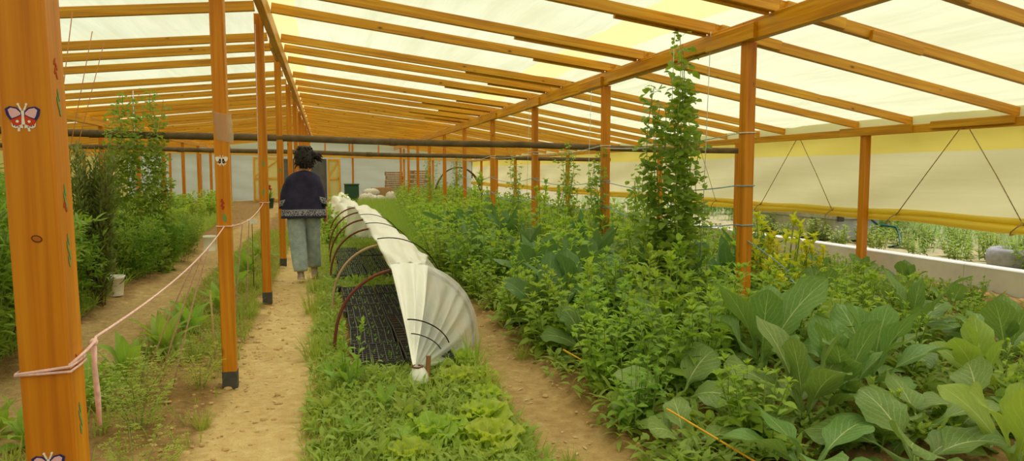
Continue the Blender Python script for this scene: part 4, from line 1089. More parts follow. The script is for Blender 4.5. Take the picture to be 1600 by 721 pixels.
# loose black pots by the trays
for n, (x, y, s) in enumerate(((.12, 8.35, 1.0), (.17, 7.0, .7), (.09, 9.4, .9))):
    m = MB(); m.loft([((x, y, .005), .028*s, .028*s), ((x, y, .09*s), .042*s, .042*s), ((x, y, .10*s), .046*s, .046*s), ((x, y, .10*s), .040*s, .040*s), ((x, y, .03*s), .028*s, .028*s)], 14, cap0=True, cap1=True)
    tag(m.build('plant_pot', BLACK), ['empty black pot beside the last near tray', 'small black pot at the left of the near trays', 'black pot before the far trays'][n], 'pot')
# ---------------------------------------------------------------- strings, ropes, cables
PINK = mat_plain('pink_string', srgb(240, 200, 198), .8, .1, noise=.15, ns=60)
WHITES = mat_plain('hanging_string', srgb(222, 224, 226), .8, .1)
BLUES = mat_plain('blue_string', srgb(140, 176, 206), .7, .2)
YELLOWC = mat_plain('yellow_cord_plastic', srgb(236, 176, 44), .5, .3)
ROPEM = mat_plain('brown_rope', srgb(176, 156, 112), .9, .1, noise=.25, ns=40)
ORANGES = mat_plain('orange_twine', srgb(206, 140, 92), .8, .1)
def sagline(a, b, sag, n=14): return [tuple(np.array(a)*(1-t)+np.array(b)*t - np.array((0, 0, sag*4*t*(1-t)))) for t in np.linspace(0, 1, n)]
def ring(x, y, z, hw, tilt=0, dz=0): return [(x+sx*hw, y+sy*hw, z+tilt*sx*hw+dz*sy) for sx, sy in ((-1, -1), (0, -1.02), (1, -1), (1.02, 0), (1, 1), (0, 1.02), (-1, 1), (-1.02, 0))]
sp = empty('pink_string', (-.5, 1.6, 1.0)); tag(sp, 'pink string tied around the front post and running back to the slim post', 'string')
LL = (-.5, 1.6, 1.0)
def strand(name, pts, rad, mat, parent, closed=False):
    m = MB(); m.tube(pts, rad, 6, closed=closed); return m.build(name, mat, parent, loc=tuple(parent.location))
strand('string_loop', ring(-.549, 1.645, 1.005, .0485, .10), .0032, PINK, sp, True)
strand('string_loop', ring(-.549, 1.645, .999, .0488, .02), .0028, PINK, sp, True)
strand('string_run', [(-.503, 1.60, 1.012), (-.495, 1.68, 1.022), (-.50, 1.76, 1.024)] + sagline((-.51, 1.80, 1.025), (-.62, 4.88, 1.055), .045, 20), .0034, PINK, sp)
m = MB(); m.sphere((-.503, 1.76, 1.022), .009); m.build('string_knot', PINK, sp, loc=LL)
strand('string_tail', [(-.503, 1.76, 1.02), (-.503, 1.757, .97), (-.499, 1.755, .90), (-.497, 1.755, .835)], [.006, .0055, .0065, .0045], PINK, sp)
sp2 = empty('pink_string', (-.62, 4.93, 1.05)); tag(sp2, 'pink string from the slim post to the third ridge post', 'string')
strand('string_loop', ring(-.625, 4.93, 1.052, .046), .0045, PINK, sp2, True)
strand('string_run', sagline((-.63, 4.98, 1.05), (-.63, 8.05, 1.07), .07), .004, PINK, sp2)
strand('string_loop', ring(-.625, 8.1, 1.07, .0485), .0045, PINK, sp2, True)
for n, (y, ex, ey, lab) in enumerate(((3.42, -1.18, 5.14, 'first slanting pink string hanging from the long string to the bed'), (3.72, -1.08, 5.1, 'second slanting pink string tied to the long string'), (4.0, -.98, 5.0, 'third slanting pink string nearest the slim post'),
      (5.9, -.85, 7.2, 'pink string down to the bed just behind the slim post'), (6.4, -.8, 7.8, 'pink string down to the bed before the third post'), (9.2, -.9, 10.0, 'faint string beyond the third ridge post'))):
    t = (y-1.8)/3.08; z = 1.025+.03*t-.045*4*t*(1-t) if y < 4.9 else (1.06-.07*4*((y-4.98)/3.07)*(1-(y-4.98)/3.07) if y < 8 else 1.0)
    if y > 8: st = (-.62, 8.15, 1.04)
    else: st = (-.51-.11*min(1, t), y, z)
    m = MB(); m.tube(sagline(st, (ex, ey, .0), -.03, 10), .0042, 6); tag(m.build('pink_string', PINK), lab, 'string', 'slanting strings over the left bed')
# vertical strings
m = MB(); m.tube([(-.66, 7.9, 1.08), (-.655, 7.95, 2.9)], .004, 6); tag(m.build('pink_string', PINK), 'pink string running up beside the third ridge post to the roof', 'string')
m = MB(); m.tube([(-2.9, 12.6, .3), (-2.88, 12.6, 2.66)], .008, 6); tag(m.build('hanging_string', WHITES), 'white string hanging down right of the tall left pea plant', 'string')
for n, (x0, x1, y, z0) in enumerate(((-2.45, -2.62, 7.2, 1.0), (-2.2, -2.55, 7.3, 1.05), (-2.16, -2.5, 7.5, 1.1), (-2.25, -2.7, 8.4, 1.15), (-2.3, -2.85, 9.0, 1.2))):
    m = MB(); m.tube([(x1, y, z0-.3), (x0, y-.1, roof_z(x0))], .0042, 6)
    tag(m.build('orange_twine', ORANGES), f'{ORD[n+1]} thin orange twine from the left up to the rafters beside the front post', 'twine', 'orange twines left of the path')
for n, (x, y, z0) in enumerate(((3.05, 6.1, .6), (3.3, 5.9, .6), (3.5, 9.4, .8), (3.52, 8.9, 1.0), (3.42, 12.2, 1.0))):
    m = MB(); m.tube([(x, y, z0), (x+.05, y, roof_z(x)+.01)], .003, 6); tag(m.build('hanging_string', WHITES), f'{ORD[n+1]} upright pea string hanging from the right-hand beam', 'string', 'pea strings at the right-hand beam')
# white and blue strings between the right-hand posts
for i in range(4):
    ya, yb = 5.4+3.15*i, 8.55+3.15*i
    for k, (z, mt) in enumerate(((1.72, WHITES), (1.28, BLUES), (.95, BLUES))):
        s = empty('trellis_string', (3.42, ya, z)); word = ('upper', 'middle', 'lower')[k]
        tag(s, f'{word} string stretched from the {ORD[i+1]} to the {ORD[i+2]} right-hand post', 'string', 'trellis strings of the right-hand posts')
        strand('string_run', sagline((3.37, ya+.05, z), (3.37, yb-.05, z+.03*(k-1)), .05+.03*k), .005, mt, s)
        strand('string_loop', ring(3.42, ya, z, .052, .03), .006, mt, s, True)
s = MB(); s.tube(sagline((3.42, 5.35, .82), (3.73, 5.2, .56), -.01), .005, 6); tag(s.build('blue_string', BLUES), 'pale blue string slanting down from the tied post over the mustard', 'string')
s = MB(); s.tube(sagline((3.74, 5.2, .505), (3.90, 4.68, .23), .02), .006, 6); tag(s.build('blue_string', BLUES), 'short light blue string among leaves behind the tall collard', 'string')
s = MB(); s.tube(sagline((1.64, 3.24, .21), (1.92, 2.6, .06), .0), .005, 6); tag(s.build('yellow_cord', YELLOWC), 'bright yellow cord slanting out under the drooping collard leaf', 'cord')
s = MB(); s.tube(sagline((1.60, 4.75, .15), (1.72, 4.35, .10), .0), .005, 6); tag(s.build('yellow_cord', YELLOWC), 'yellow cord at the path edge left of the drooping collard', 'cord')
s = MB(); s.tube([(-1.02, 2.2, .02), (-.90, 2.9, .03), (-.85, 3.2, .025), (-.84, 3.35, -.02)], .012, 8); tag(s.build('drip_pipe', BLACK), 'black drip pipe lying on the soil of the left bed', 'pipe')
# V-shaped ropes on the right film
for n, (yt, yb, lab) in enumerate(((10.1, 10.95, 'left leg of the rope V left of the eave post'), (10.0, 9.12, 'right leg of the rope V left of the eave post'), (7.03, 7.9, 'left leg of the rope V right of the eave post'), (6.9, 6.1, 'right leg of the rope V right of the eave post'), (13.3, 14.1, 'left leg of the farther rope V on the side film'), (13.2, 12.4, 'right leg of the farther rope V on the side film'))):
    r = empty('hanging_rope', (7.27, yt, 1.9)); tag(r, lab, 'rope', 'ropes holding the rolled side film')
    strand('rope_run', [(7.29, yt, 1.9), (7.265, (yt+yb)/2, 1.37), (7.23, yb, .82)], .006, ROPEM, r)
    strand('rope_loop', [(7.24, yb-.02, .86), (7.2, yb+.05, .80), (7.2, yb+.12, .74), (7.24, yb+.16, .70), (7.34, yb+.17, .72)], .008, ROPEM, r)
# ---------------------------------------------------------------- painted posts
def flat(name, polys, mats, parent, frame, th=.0008):
    """painted shapes on a post face: polys = (material index, points in mm); frame maps (u, v) to a point on the face"""
    m = MB()
    for k, (mi, pts) in enumerate(polys):
        n = len(pts); lift = th*(1+mi*.25+k*.04)
        top = [frame(u, v, lift) for u, v in pts]; bot = [frame(u, v, 0) for u, v in pts]
        m.add(top+bot, [list(range(n))] + [[i, n+i, n+(i+1) % n, (i+1) % n] for i in range(n)], None, mi)
    return m.build(name, mats, parent, smooth=False, loc=tuple(parent.location))
def paint(name, c): return mat_plain(name, srgb(*c), .55, .25, noise=.05, ns=120)
PW, PP, PR, PN, PG, PK = paint('white_paint', (240, 236, 232)), paint('pink_paint', (232, 186, 200)), paint('red_paint', (208, 66, 28)), paint('navy_paint', (46, 46, 110)), paint('green_paint', (112, 160, 96)), paint('black_paint', (34, 32, 34))
BROWN = paint('knot_brown', (104, 60, 24)); RED2 = paint('dark_red_paint', (176, 62, 30))
def ell(cx, cy, rx, ry, n=12, rot=0): return [(cx+rx*math.cos(a)*math.cos(rot)-ry*math.sin(a)*math.sin(rot), cy+rx*math.cos(a)*math.sin(rot)+ry*math.sin(a)*math.cos(rot)) for a in np.linspace(0, 2*PI, n+1)[:-1]]
def mir(p, s): return [(s*u, v) for u, v in p][::s]
UPW = [(2, 8), (10, 17), (22, 19), (30, 14), (28, 2), (22, -8), (12, -3), (3, 2)]
UPI = [(4, 7), (11, 14), (20, 16), (25, 12), (22, 1), (19, -4), (11, -1), (4, 3)]
LOW = [(2, 2), (12, -4), (21, -7), (18, -16), (10, -19), (3, -15)]
TAIL = [(2, -14), (10, -19), (18, -16), (21, -12), (20, -20), (15, -23), (10, -22), (11, -29), (7, -29), (6, -22), (1, -23)]
def butterfly(parent, frame, cu, cv, s, small=False):
    Q = []
    def add(mi, p): Q.append((mi, [(cu+u*s, cv+v*s) for u, v in p]))
    for sg in (1, -1):
        add(0, mir(TAIL, sg)); add(1 if not small else 0, mir(UPW, sg)); add(2 if not small else 1, mir(UPI if not small else [(4, 7), (8, 9), (12, 4), (15, -10), (8, -16), (3, -10)], sg))
        if not small: add(3, mir(LOW, sg)); add(4, mir(ell(10, -10, 2.6, 2.6), sg))
        else: add(2, mir(ell(8, -6, 2.5, 3.2), sg))
        add(0 if small else 4, mir([(1, 12), (6, 23), (8, 22), (4, 11)], sg)); add(0 if small else 4, mir(ell(7, 23, 2.2, 2.2), sg))
        if not small:
            for (a, b) in ((8, -20.5), (13, -19), (17, -17.5)): add(1, mir(ell(a, b, 1.1, 1.1, 8), sg))
    add(0 if small else 4, [(-2.6, 11), (2.6, 11), (2, 0), (3, -16), (-3, -16), (-2, 0)][::-1])
    return Q
P0 = RIDGE[0]; W2 = .045
def zx(z): return -.548+.017 - .017*z      # lean of the front post
fr = lambda u, v, l: (zx(v/1000)+u/1000, 1.645-W2-.0004-l, v/1000)
RIDGE[0]['label'] = 'thick varnished post in front with painted butterflies and pink string'
flat('painted_butterfly', butterfly(P0, fr, -4, 1506, 1.0), [PW, PN, PP, PR, PW], P0, fr)
flat('painted_butterfly', butterfly(P0, fr, -4, 812, 1.0), [PW, PN, PP, PR, PW], P0, fr)
flat('wood_knot', [(0, ell(4, 1268, 10, 7, 16, -.3)), (1, ell(4, 1268, 7.5, 4.6, 16, -.3))], [BROWN, paint('knot_core', (186, 108, 34))], P0, fr)
fs = lambda u, v, l: (zx(v/1000)+W2+.0004+l, 1.638+u*.8/1000, v/1000)
def sprig(v0, up, dn, c):
    Q = []
    for k in range(up): Q.append((0, ell((-1)**k*5, v0+k*9, 4, 9, 8, (-1)**k*.6)))
    for k in range(dn): Q.append((1, ell(2+(-1)**k*4+k*1.5, v0-38-k*15, 4, 13, 8, .35)))
    return Q
flat('painted_flower', sprig(1590, 4, 3, 0), [RED2, PG], P0, fs)
flat('painted_flower', sprig(1400, 0, 3, 0), [RED2, PG], P0, fs)
flat('painted_flower', sprig(1325, 3, 0, 0), [RED2, PG], P0, fs)
flat('painted_flower', sprig(1300, 0, 4, 0), [RED2, PG], P0, fs)
flat('painted_flower', sprig(1000, 3, 0, 0), [RED2, PG], P0, fs)
flat('painted_flower', sprig(950, 0, 4, 0), [RED2, PG], P0, fs)
P1 = RIDGE[1]
fr1 = lambda u, v, l: (-.62-.004*v/1000+u/1000, 4.93-.0425-.0004-l*2, v/1000)
flat('painted_butterfly', butterfly(P1, fr1, 0, 1470, 1.25, True), [PW, PK, paint('grey_paint', (150, 140, 136))], P1, fr1)
flat('painted_flower', [(0, ell(-4+6*math.sin(k*2), 1165+9*k, 6, 9, 8, k)) for k in range(7)] + [(1, ell(6, 1105, 10, 26, 12, .2))], [RED2, PG], P1, fr1)
for k, zz in ((2, 1480), (3, 1420)):
    ff = lambda u, v, l, y=RIDGE_Y[k]: (-.62-.004*v/1000+u/1000, y-.045-.0004-l*3, v/1000)
    flat('painted_leaf', [(0, ell(4, zz, 10, 34, 12, .2))], [PG], RIDGE[k], ff)
    flat('painted_leaf', [(0, ell(-4, zz-300, 9, 34, 12, -.2))], [PG], RIDGE[k], ff)
# plastic bag slipped on the slim post
PLAST = mat_film('bag_plastic', srgb(226, 210, 188), .4, wr_scale=(20, 20, 9), bump=.6, clear=.45)
m = MB(); R = []
for i, z in enumerate(np.linspace(1.775, 1.60, 9)):
    R.append([(-.622+.012*i/8+(.05+.004*math.sin(i*2+k))*max(-1, min(1, 1.25*math.cos(2*PI*k/24)))*1.04, 4.93+.049*max(-1, min(1, 1.25*math.sin(2*PI*k/24))), z+.012*math.sin(2*PI*k/24)-.014*math.cos(2*PI*k/24)) for k in range(24)])
m.grid(np.array(R), closed_u=True); tag(m.build('plastic_bag', PLAST), 'crumpled clear plastic bag wrapped round the slim post', 'bag')

# ---------------------------------------------------------------- things along the left path
WPL = mat_plain('white_plastic', srgb(232, 228, 216), .45, .35, noise=.06, ns=14)
def bucket(name, x, y, z, r0, r1, h, mat, label, cat='bucket', handle=True, rot=0):
    r = empty(name, (x, y, z)); tag(r, label, cat); m = MB()
    m.loft([((x, y, z), r0, r0), ((x, y, z+h*.86), r1*.97, r1*.97), ((x, y, z+h*.87), r1*1.06, r1*1.06), ((x, y, z+h), r1*1.06, r1*1.06), ((x, y, z+h), r1*.94, r1*.94), ((x, y, z+.02), r0*.93, r0*.93)], 24, cap0=True, cap1=True)
    m.build('bucket_body', mat, r, loc=(x, y, z))
    if handle:
        hd = MB(); hd.tube([(x+r1*1.07*math.cos(a), y-.0-r1*1.05*math.sin(a)*.75, z+h*.92-r1*.75*math.sin(a)) for a in np.linspace(0, PI, 14)], .004, 6); hd.build('bucket_handle', BLACK, r, loc=(x, y, z))
        for sg in (-1, 1):
            e = MB(); e.box((x+sg*r1*1.06, y, z+h*.9), (.02, .03, .035)); e.build('handle_lug', BLACK, r, loc=(x, y, z))
    return r
bucket('bucket', -2.33, 8.95, ground_h(-2.33, 8.95), .095, .115, .22, WPL, 'white plastic bucket at the edge of the left dirt path')
r = bucket('plastic_cup', -.705, 4.83, .905, .034, .037, .095, WPL, 'white plastic cup hanging on the string left of the slim post', 'cup', handle=False)
m = MB(); m.box((-.84, 9.0, .81), (.11, .006, .055), rx=-.1, rz=.1); t = m.build('paper_tag', WPL, smooth=False); tag(t, 'small white paper tag on a stick left of the path', 'tag')
m = MB(); m.tube([(-.84, 9.006, -.02), (-.84, 9.006, .8)], .005, 6); m.build('tag_stick', STEMW, t)
GPOT = mat_plain('dark_green_pot', srgb(38, 74, 58), .5, .3)
r = bucket('plant_pot', -2.05, 29.0, 0, .13, .17, .38, GPOT, 'dark green pot with a red flower at the end of the left path', 'pot', handle=False)
f = FastLeaves()
for i in range(30): leaf(f, (-2.05, 29, .36), U(0, 6), U(.6, 1.5), U(.2, .5), .05, 'lance', .5, .2, 0, 4, 1)
f.build('leaves', L_BUSH, r, loc=(-2.05, 29, 0)); m = MB()
for k in range(5): m.sphere((-2.05+.05*math.cos(k*1.3), 28.96+.05*math.sin(k*1.3), .72+.03*k), .05)
m.build('flowers', RED2, r, loc=(-2.05, 29, 0))
# wooden peg in the left bed
for n, (x, y, h) in enumerate(((-.78, 5.5, .55), (-.9, 7.9, .4))):
    m = MB(); m.tube([(x, y, -.05), (x-.02, y, h*.5), (x-.03, y, h)], .007, 6); tag(m.build('stick', mat_plain('dry_stick', srgb(196, 168, 112), .9, .1)), ['dry upright stick just left of the slim post', 'dry stick farther back in the left bed'][n], 'stick')

# ---------------------------------------------------------------- store at the far end
CARD = mat_plain('cardboard', srgb(176, 138, 96), .85, .1)
SACK = mat_plain('white_sack', srgb(214, 208, 198), .8, .15, noise=.12, ns=5, bump=.4)
DGREEN = mat_plain('dark_green_bin', srgb(48, 84, 62), .6, .25)
r = empty('storage_bin', (1.15, 32.9, 0)); tag(r, 'dark green bin left of the white sacks at the far end', 'bin')
m = MB(); m.box((1.15, 32.9, .4), (.62, .5, .8), bev=.04); m.build('bin_body', DGREEN, r, loc=(1.15, 32.9, 0), smooth=False)
m = MB(); m.box((1.15, 32.9, .82), (.66, .54, .06), bev=.02); m.build('bin_lid', DGREEN, r, loc=(1.15, 32.9, 0), smooth=False)
for n, (x, y, z, sx, sy, sz, lab) in enumerate(((1.75, 31.6, .22, .38, .3, .24, 'white sack lying right of the green bin'), (2.15, 31.4, .18, .4, .3, .2, 'white sack in front of the cardboard box'), (2.75, 31.6, .24, .25, .25, .28, 'upright white sack right of the cardboard box'), (1.95, 31.9, .5, .36, .3, .16, 'white sack on top of the other sacks'))):
    m = MB(); P = []
    for i in range(9):
        t = PI*i/8; t = min(max(t, .05), PI-.05)
        P.append([(x+sx*math.sin(t)**.7*math.cos(2*PI*k/18)*(1+.08*math.sin(k*2.1+i)), y+sy*math.sin(t)**.7*math.sin(2*PI*k/18), z-sz*math.cos(t)*(1+.1*math.sin(k*1.3))) for k in range(18)])
    m.grid(np.array(P), closed_u=True); tag(m.build('sack', SACK), lab, 'sack', 'white sacks at the far end')
r = empty('cardboard_box', (2.35, 32.2, .0)); tag(r, 'brown cardboard box on the sacks before the crates', 'box')
m = MB(); m.box((2.4, 32.2, .42), (.75, .55, .55), rz=.25); m.build('box_body', CARD, r, loc=(2.35, 32.2, 0), smooth=False)
m = MB(); m.box((2.4, 32.2, .715), (.06, .56, .012), rz=.25); m.build('box_tape', PLAST, r, loc=(2.35, 32.2, 0), smooth=False)
def crate(x, y, z, w, l, h, rz, label, group):
    r = empty('wooden_crate', (x, y, z), rz); tag(r, label, 'crate', group)
    def part(nm, boxes):
        m = MB()
        for c, s in boxes: m.box(c, s, bev=.004)
        return m.build(nm, WOODG, r, smooth=False)
    part('crate_front', [((0, -l/2, h*(.22+.5*k)), (w, .015, h*.36)) for k in (0, 1)])
    part('crate_back', [((0, l/2, h*(.22+.5*k)), (w, .015, h*.36)) for k in (0, 1)])
    part('crate_side', [((-w/2, 0, h*.47), (.015, l-.03, h*.84))]); part('crate_side', [((w/2, 0, h*.47), (.015, l-.03, h*.84))])
    part('crate_bottom', [((0, 0, .012), (w-.03, l-.03, .015))])
    for sx in (-1, 1):
        for sy in (-1, 1): part('corner_post', [((sx*(w/2-.03), sy*(l/2-.03), h*.5), (.035, .035, h*.98))])
for k in range(7): crate(3.12+U(-.02, .02), 34, .20*k, .78, .5, .195, U(-.04, .04), f'wooden crate, {ORD[k+1]} from the ground in the straight left stack', 'crates in the left stack')
for k in range(7): crate(4.15+.03*k, 33.8, .21*k, .85, .5, .2, .3+U(-.05, .05), f'wooden crate, {ORD[k+1]} from the ground in the turned right stack', 'crates in the right stack')
bucket('bucket', 3.15, 31.2, 0, .12, .15, .36, WPL, 'white bucket standing before the left crate stack')
# far bent hoops beside the last posts
for n, (y, x0) in enumerate(((26.5, 3.9), (27.6, 4.1), (28.8, 4.3))):
    m = MB(); m.tube([(x0+.9-.95*math.cos(a), y, 1.55*math.sin(a)**.8) for a in np.linspace(.0, PI, 26)], .022, 8); tag(m.build('tunnel_hoop', PIPE), f'{ORD[n+1]} large dark hoop standing far back behind the pea plants', 'hoop', 'large dark hoops far back')
# brick at the right edge of the bed
BRICK = mat_plain('orange_brick', srgb(190, 108, 62), .9, .1, noise=.15, ns=30, bump=.3)
m = MB(); m.box((3.86, 3.16, .055), (.22, .11, .11), rz=.15)
tag(m.build('brick', BRICK, smooth=False), 'orange brick on the soil at the right edge, among collards', 'brick')
# clods and pebbles on the earth
CLOD = mat_plain('earth_clod', srgb(206, 172, 122), .95, .05, noise=.12, ns=30)
m = MB()
for i in range(900):
    if random.random() < .55: x, y = U(-1.0, -.5), U(2.8, 9)
    elif random.random() < .5: x, y = U(-.6, -.02), U(2.8, 10)
    else: x, y = U(.95, 1.7), U(2.9, 8)
    s = U(.003, .013) if random.random() < .9 else U(.012, .022)
    m.sphere((x, y, ground_h(x, y)+s*.2), s, 6, 4, 0, (U(.8, 1.5), U(.8, 1.3), U(.5, .9)))
tag(m.build('soil_clods', CLOD, smooth=False), 'loose clods and pebbles on the trodden earth', 'soil', kind='stuff')
# dry leaves and chips lying on the paths
DRY = mat_leaf('dry_leaf', srgb(206, 186, 140), None, .15, .3)
fl = FastLeaves()
for i in range(260):
    x, y = (U(-.6, 0), U(2.9, 10)) if random.random() < .7 else (U(.95, 1.5), U(2.9, 7))
    leaf(fl, (x, y, ground_h(x, y)+.006), U(0, 6.28), U(-.05, .25), U(.015, .06), U(.008, .022), 'lance', U(-.1, .4), .2, .05, 4, 1)
tag(fl.build('litter', DRY), 'dry leaf scraps scattered on the dirt paths', 'dry leaves', kind='stuff')
# ---------------------------------------------------------------- the walking person, seen from behind
SKIN = mat_plain('skin', srgb(196, 140, 106), .55, .3, noise=.05, ns=30)
HAIR = mat_plain('dark_hair', srgb(34, 26, 24), .55, .35, noise=.3, ns=60, bump=.5)
def mat_blouse():
    t = NT('navy_blouse'); uv = t.n('TexCoord'); sx = t.n('SeparateXYZ'); t.l(uv.outputs['UV'], sx.inputs[0])
    v = t.coords('UV', (1, 1, 1)); f = t.noise(t.coords('Object'), 9, 3)
    base = t.ramp(f, [(.3, srgb(40, 38, 60)), (.7, srgb(56, 53, 80))])
    vo = t.n('TexVoronoi', feature='DISTANCE_TO_EDGE'); t.l(t.coords('Object', (1, 1, 1)), vo.inputs['Vector']); vo.inputs['Scale'].default_value = 42
    pat = t.math('LESS_THAN', vo.outputs['Distance'], .14)
    # v in metres from the hem: white figured band between two plain hems
    band = t.math('MULTIPLY', t.math('GREATER_THAN', sx.outputs[1], .03), t.math('LESS_THAN', sx.outputs[1], .105))
    line = t.math('MULTIPLY', t.math('GREATER_THAN', sx.outputs[1], .098), t.math('LESS_THAN', sx.outputs[1], .106))
    k = t.math('MAXIMUM', t.math('MULTIPLY', band, pat), line)
    col = t.mix(t.math('MULTIPLY', k, .75), base, srgb(176, 172, 184))
    return t.done(t.bsdf(col, .8, .15, t.bump(f, .3, .01)))
BLOUSE = mat_blouse()
def mat_denim():
    t = NT('pale_denim'); f = t.noise(t.coords('Object'), 11, 4); w = t.noise(t.coords('Object', (160, 160, 40)), 1, 2)
    col = t.ramp(f, [(.3, srgb(140, 156, 164)), (.55, srgb(170, 184, 190)), (.75, srgb(200, 210, 212))])
    col = t.mix(.2, col, t.ramp(w, [(.3, srgb(100, 114, 124)), (.7, srgb(200, 206, 204))]))
    return t.done(t.bsdf(col, .85, .1, t.bump(f, .4, .01)))
DENIM = mat_denim()
SHOEM = mat_plain('grey_pink_shoe', srgb(188, 168, 160), .8, .15, noise=.12, ns=40); SOLE = mat_plain('shoe_sole', srgb(214, 196, 188), .7, .2)
PX, PY = -.27, 9.75
per = empty('person', (PX, PY, 0)); tag(per, 'person with dark ponytail in navy blouse and pale jeans walking away on the path', 'person')
def W(p): return (PX+p[0], PY+p[1], p[2])
# continuous body: joints and radii (x to the right of the picture, y away from the camera)
J = {}; E_ = []
def j(n, p, r, par=None):
    J[n] = (p, r, len(J)); 
    if par: E_.append((J[par][2], J[n][2]))
j('pelvis', (0, 0, .90), (.14, .10))
j('waist', (0, .0, 1.02), (.125, .09), 'pelvis'); j('chest', (.005, .01, 1.16), (.13, .09), 'waist'); j('upper', (.01, .0, 1.27), (.10, .07), 'chest')
j('neck', (.012, .005, 1.39), (.05, .05), 'upper'); j('skull0', (.018, .02, 1.445), (.058, .062), 'neck'); j('skull1', (.022, .015, 1.50), (.075, .09), 'skull0'); j('skull2', (.024, .01, 1.56), (.074, .088), 'skull1'); j('skull3', (.025, .01, 1.605), (.045, .055), 'skull2')
j('chin', (.02, .08, 1.435), (.028, .028), 'skull0')
for s, n in ((-1, 'l'), (1, 'r')):
    j('sh'+n, (s*.145, .0, 1.265), (.042, .042), 'upper')
    if s > 0: j('el'+n, (.222, -.02, 1.04), (.042, .042), 'shr'); j('wr'+n, (.262, .04, .80), (.027, .024), 'elr'); j('ha'+n, (.268, .06, .735), (.036, .02), 'wrr')
    else: j('el'+n, (-.225, .0, 1.06), (.042, .042), 'shl'); j('wr'+n, (-.20, .16, .88), (.027, .024), 'ell'); j('ha'+n, (-.19, .20, .825), (.02, .036), 'wrl')
j('hipr', (.095, .02, .84), (.095, .095), 'pelvis'); j('knr', (.095, .13, .47), (.062, .062), 'hipr'); j('anr', (.105, .20, .09), (.042, .045), 'knr'); j('ftr', (.115, .33, .04), (.04, .03), 'anr')
j('hipl', (-.095, -.01, .84), (.095, .095), 'pelvis'); j('knl', (-.085, .0, .46), (.062, .062), 'hipl'); j('anl', (-.05, -.14, .085), (.042, .045), 'knl'); j('ftl', (-.045, -.01, .04), (.04, .03), 'anl')
# five fingers on each hand
for n, s in (('r', 1), ('l', -1)):
    h = np.array(J['ha'+n][0])
    if n == 'r': dirs = [((-.012+.0*k, -.026+.017*k, -.03), (0, .008*(k-1.5), -.04)) for k in range(4)]; thumb = ((-.02, .03, .01), (-.02, .035, -.02))
    else: dirs = [((.0, .02, -.028+.018*k), (.008, .04, -.012)) for k in range(4)]; thumb = ((.012, .0, .03), (.02, .03, .02))
    for k, (a, b) in enumerate(dirs):
        ln = (.85, 1.0, .95, .75)[k]; a = np.array(a); b = np.array(b)*ln
        j(f'f{n}{k}a', tuple(h+a), (.009, .009), 'ha'+n); j(f'f{n}{k}b', tuple(h+a+b*.55), (.0085, .0085), f'f{n}{k}a'); j(f'f{n}{k}c', tuple(h+a+b+np.array((-.008*s if n == 'r' else .01, .004, 0))), (.007, .007), f'f{n}{k}b')
    a, b = map(np.array, thumb); j(f't{n}a', tuple(h+a), (.010, .010), 'ha'+n); j(f't{n}b', tuple(h+a+b), (.0085, .0085), f't{n}a')
me = bpy.data.meshes.new('body'); me.from_pydata([J[n][0] for n in J], E_, []); bo = bpy.data.objects.new('tmp', me); COL.objects.link(bo)
sk_ = bo.modifiers.new('skin', 'SKIN'); sk_.use_smooth_shade = True; sb_ = bo.modifiers.new('sub', 'SUBSURF'); sb_.levels = 2; sb_.render_levels = 2
for v, n in zip(me.skin_vertices[0].data, J): v.radius = J[n][1]; v.use_root = (n == 'pelvis')
dg = bpy.context.evaluated_depsgraph_get(); bm_ = bpy.data.meshes.new_from_object(bo.evaluated_get(dg)); bpy.data.objects.remove(bo)
bm_.name = 'body'; bm_.materials.clear(); bm_.materials.append(SKIN)
for p in bm_.polygons: p.use_smooth = True
body = bpy.data.objects.new('body', bm_); COL.objects.link(body); body.parent = per
def mk(m, name, mat, smooth=True): return m.build(name, mat, per, smooth)
# face details (turned away from the camera)
m = MB(); m.loft([((.021, .10, 1.505), .006, .006), ((.021, .112, 1.485), .012, .014), ((.021, .112, 1.47), .015, .016), ((.021, .10, 1.462), .010, .010)], 10, cap0=True, cap1=True); mk(m, 'nose', SKIN)
for s in (-1, 1):
    m = MB(); m.sphere((.023+s*.03, .093, 1.515), .011, 10, 8); mk(m, 'eye', paint('eye_white', (236, 232, 226)))
    m = MB(); m.loft([((.023+s*.079, .0, 1.47), .006, .010), ((.023+s*.086, -.003, 1.49), .008, .018), ((.023+s*.088, -.005, 1.515), .007, .020), ((.023+s*.082, -.003, 1.53), .004, .010)], 10, cap0=True, cap1=True); mk(m, 'ear', SKIN)
m = MB(); m.loft([((.021, .098, 1.443), .022, .006), ((.021, .104, 1.449), .020, .007), ((.021, .099, 1.455), .014, .005)], 12, cap0=True, cap1=True); mk(m, 'mouth', paint('lip', (166, 92, 80)))
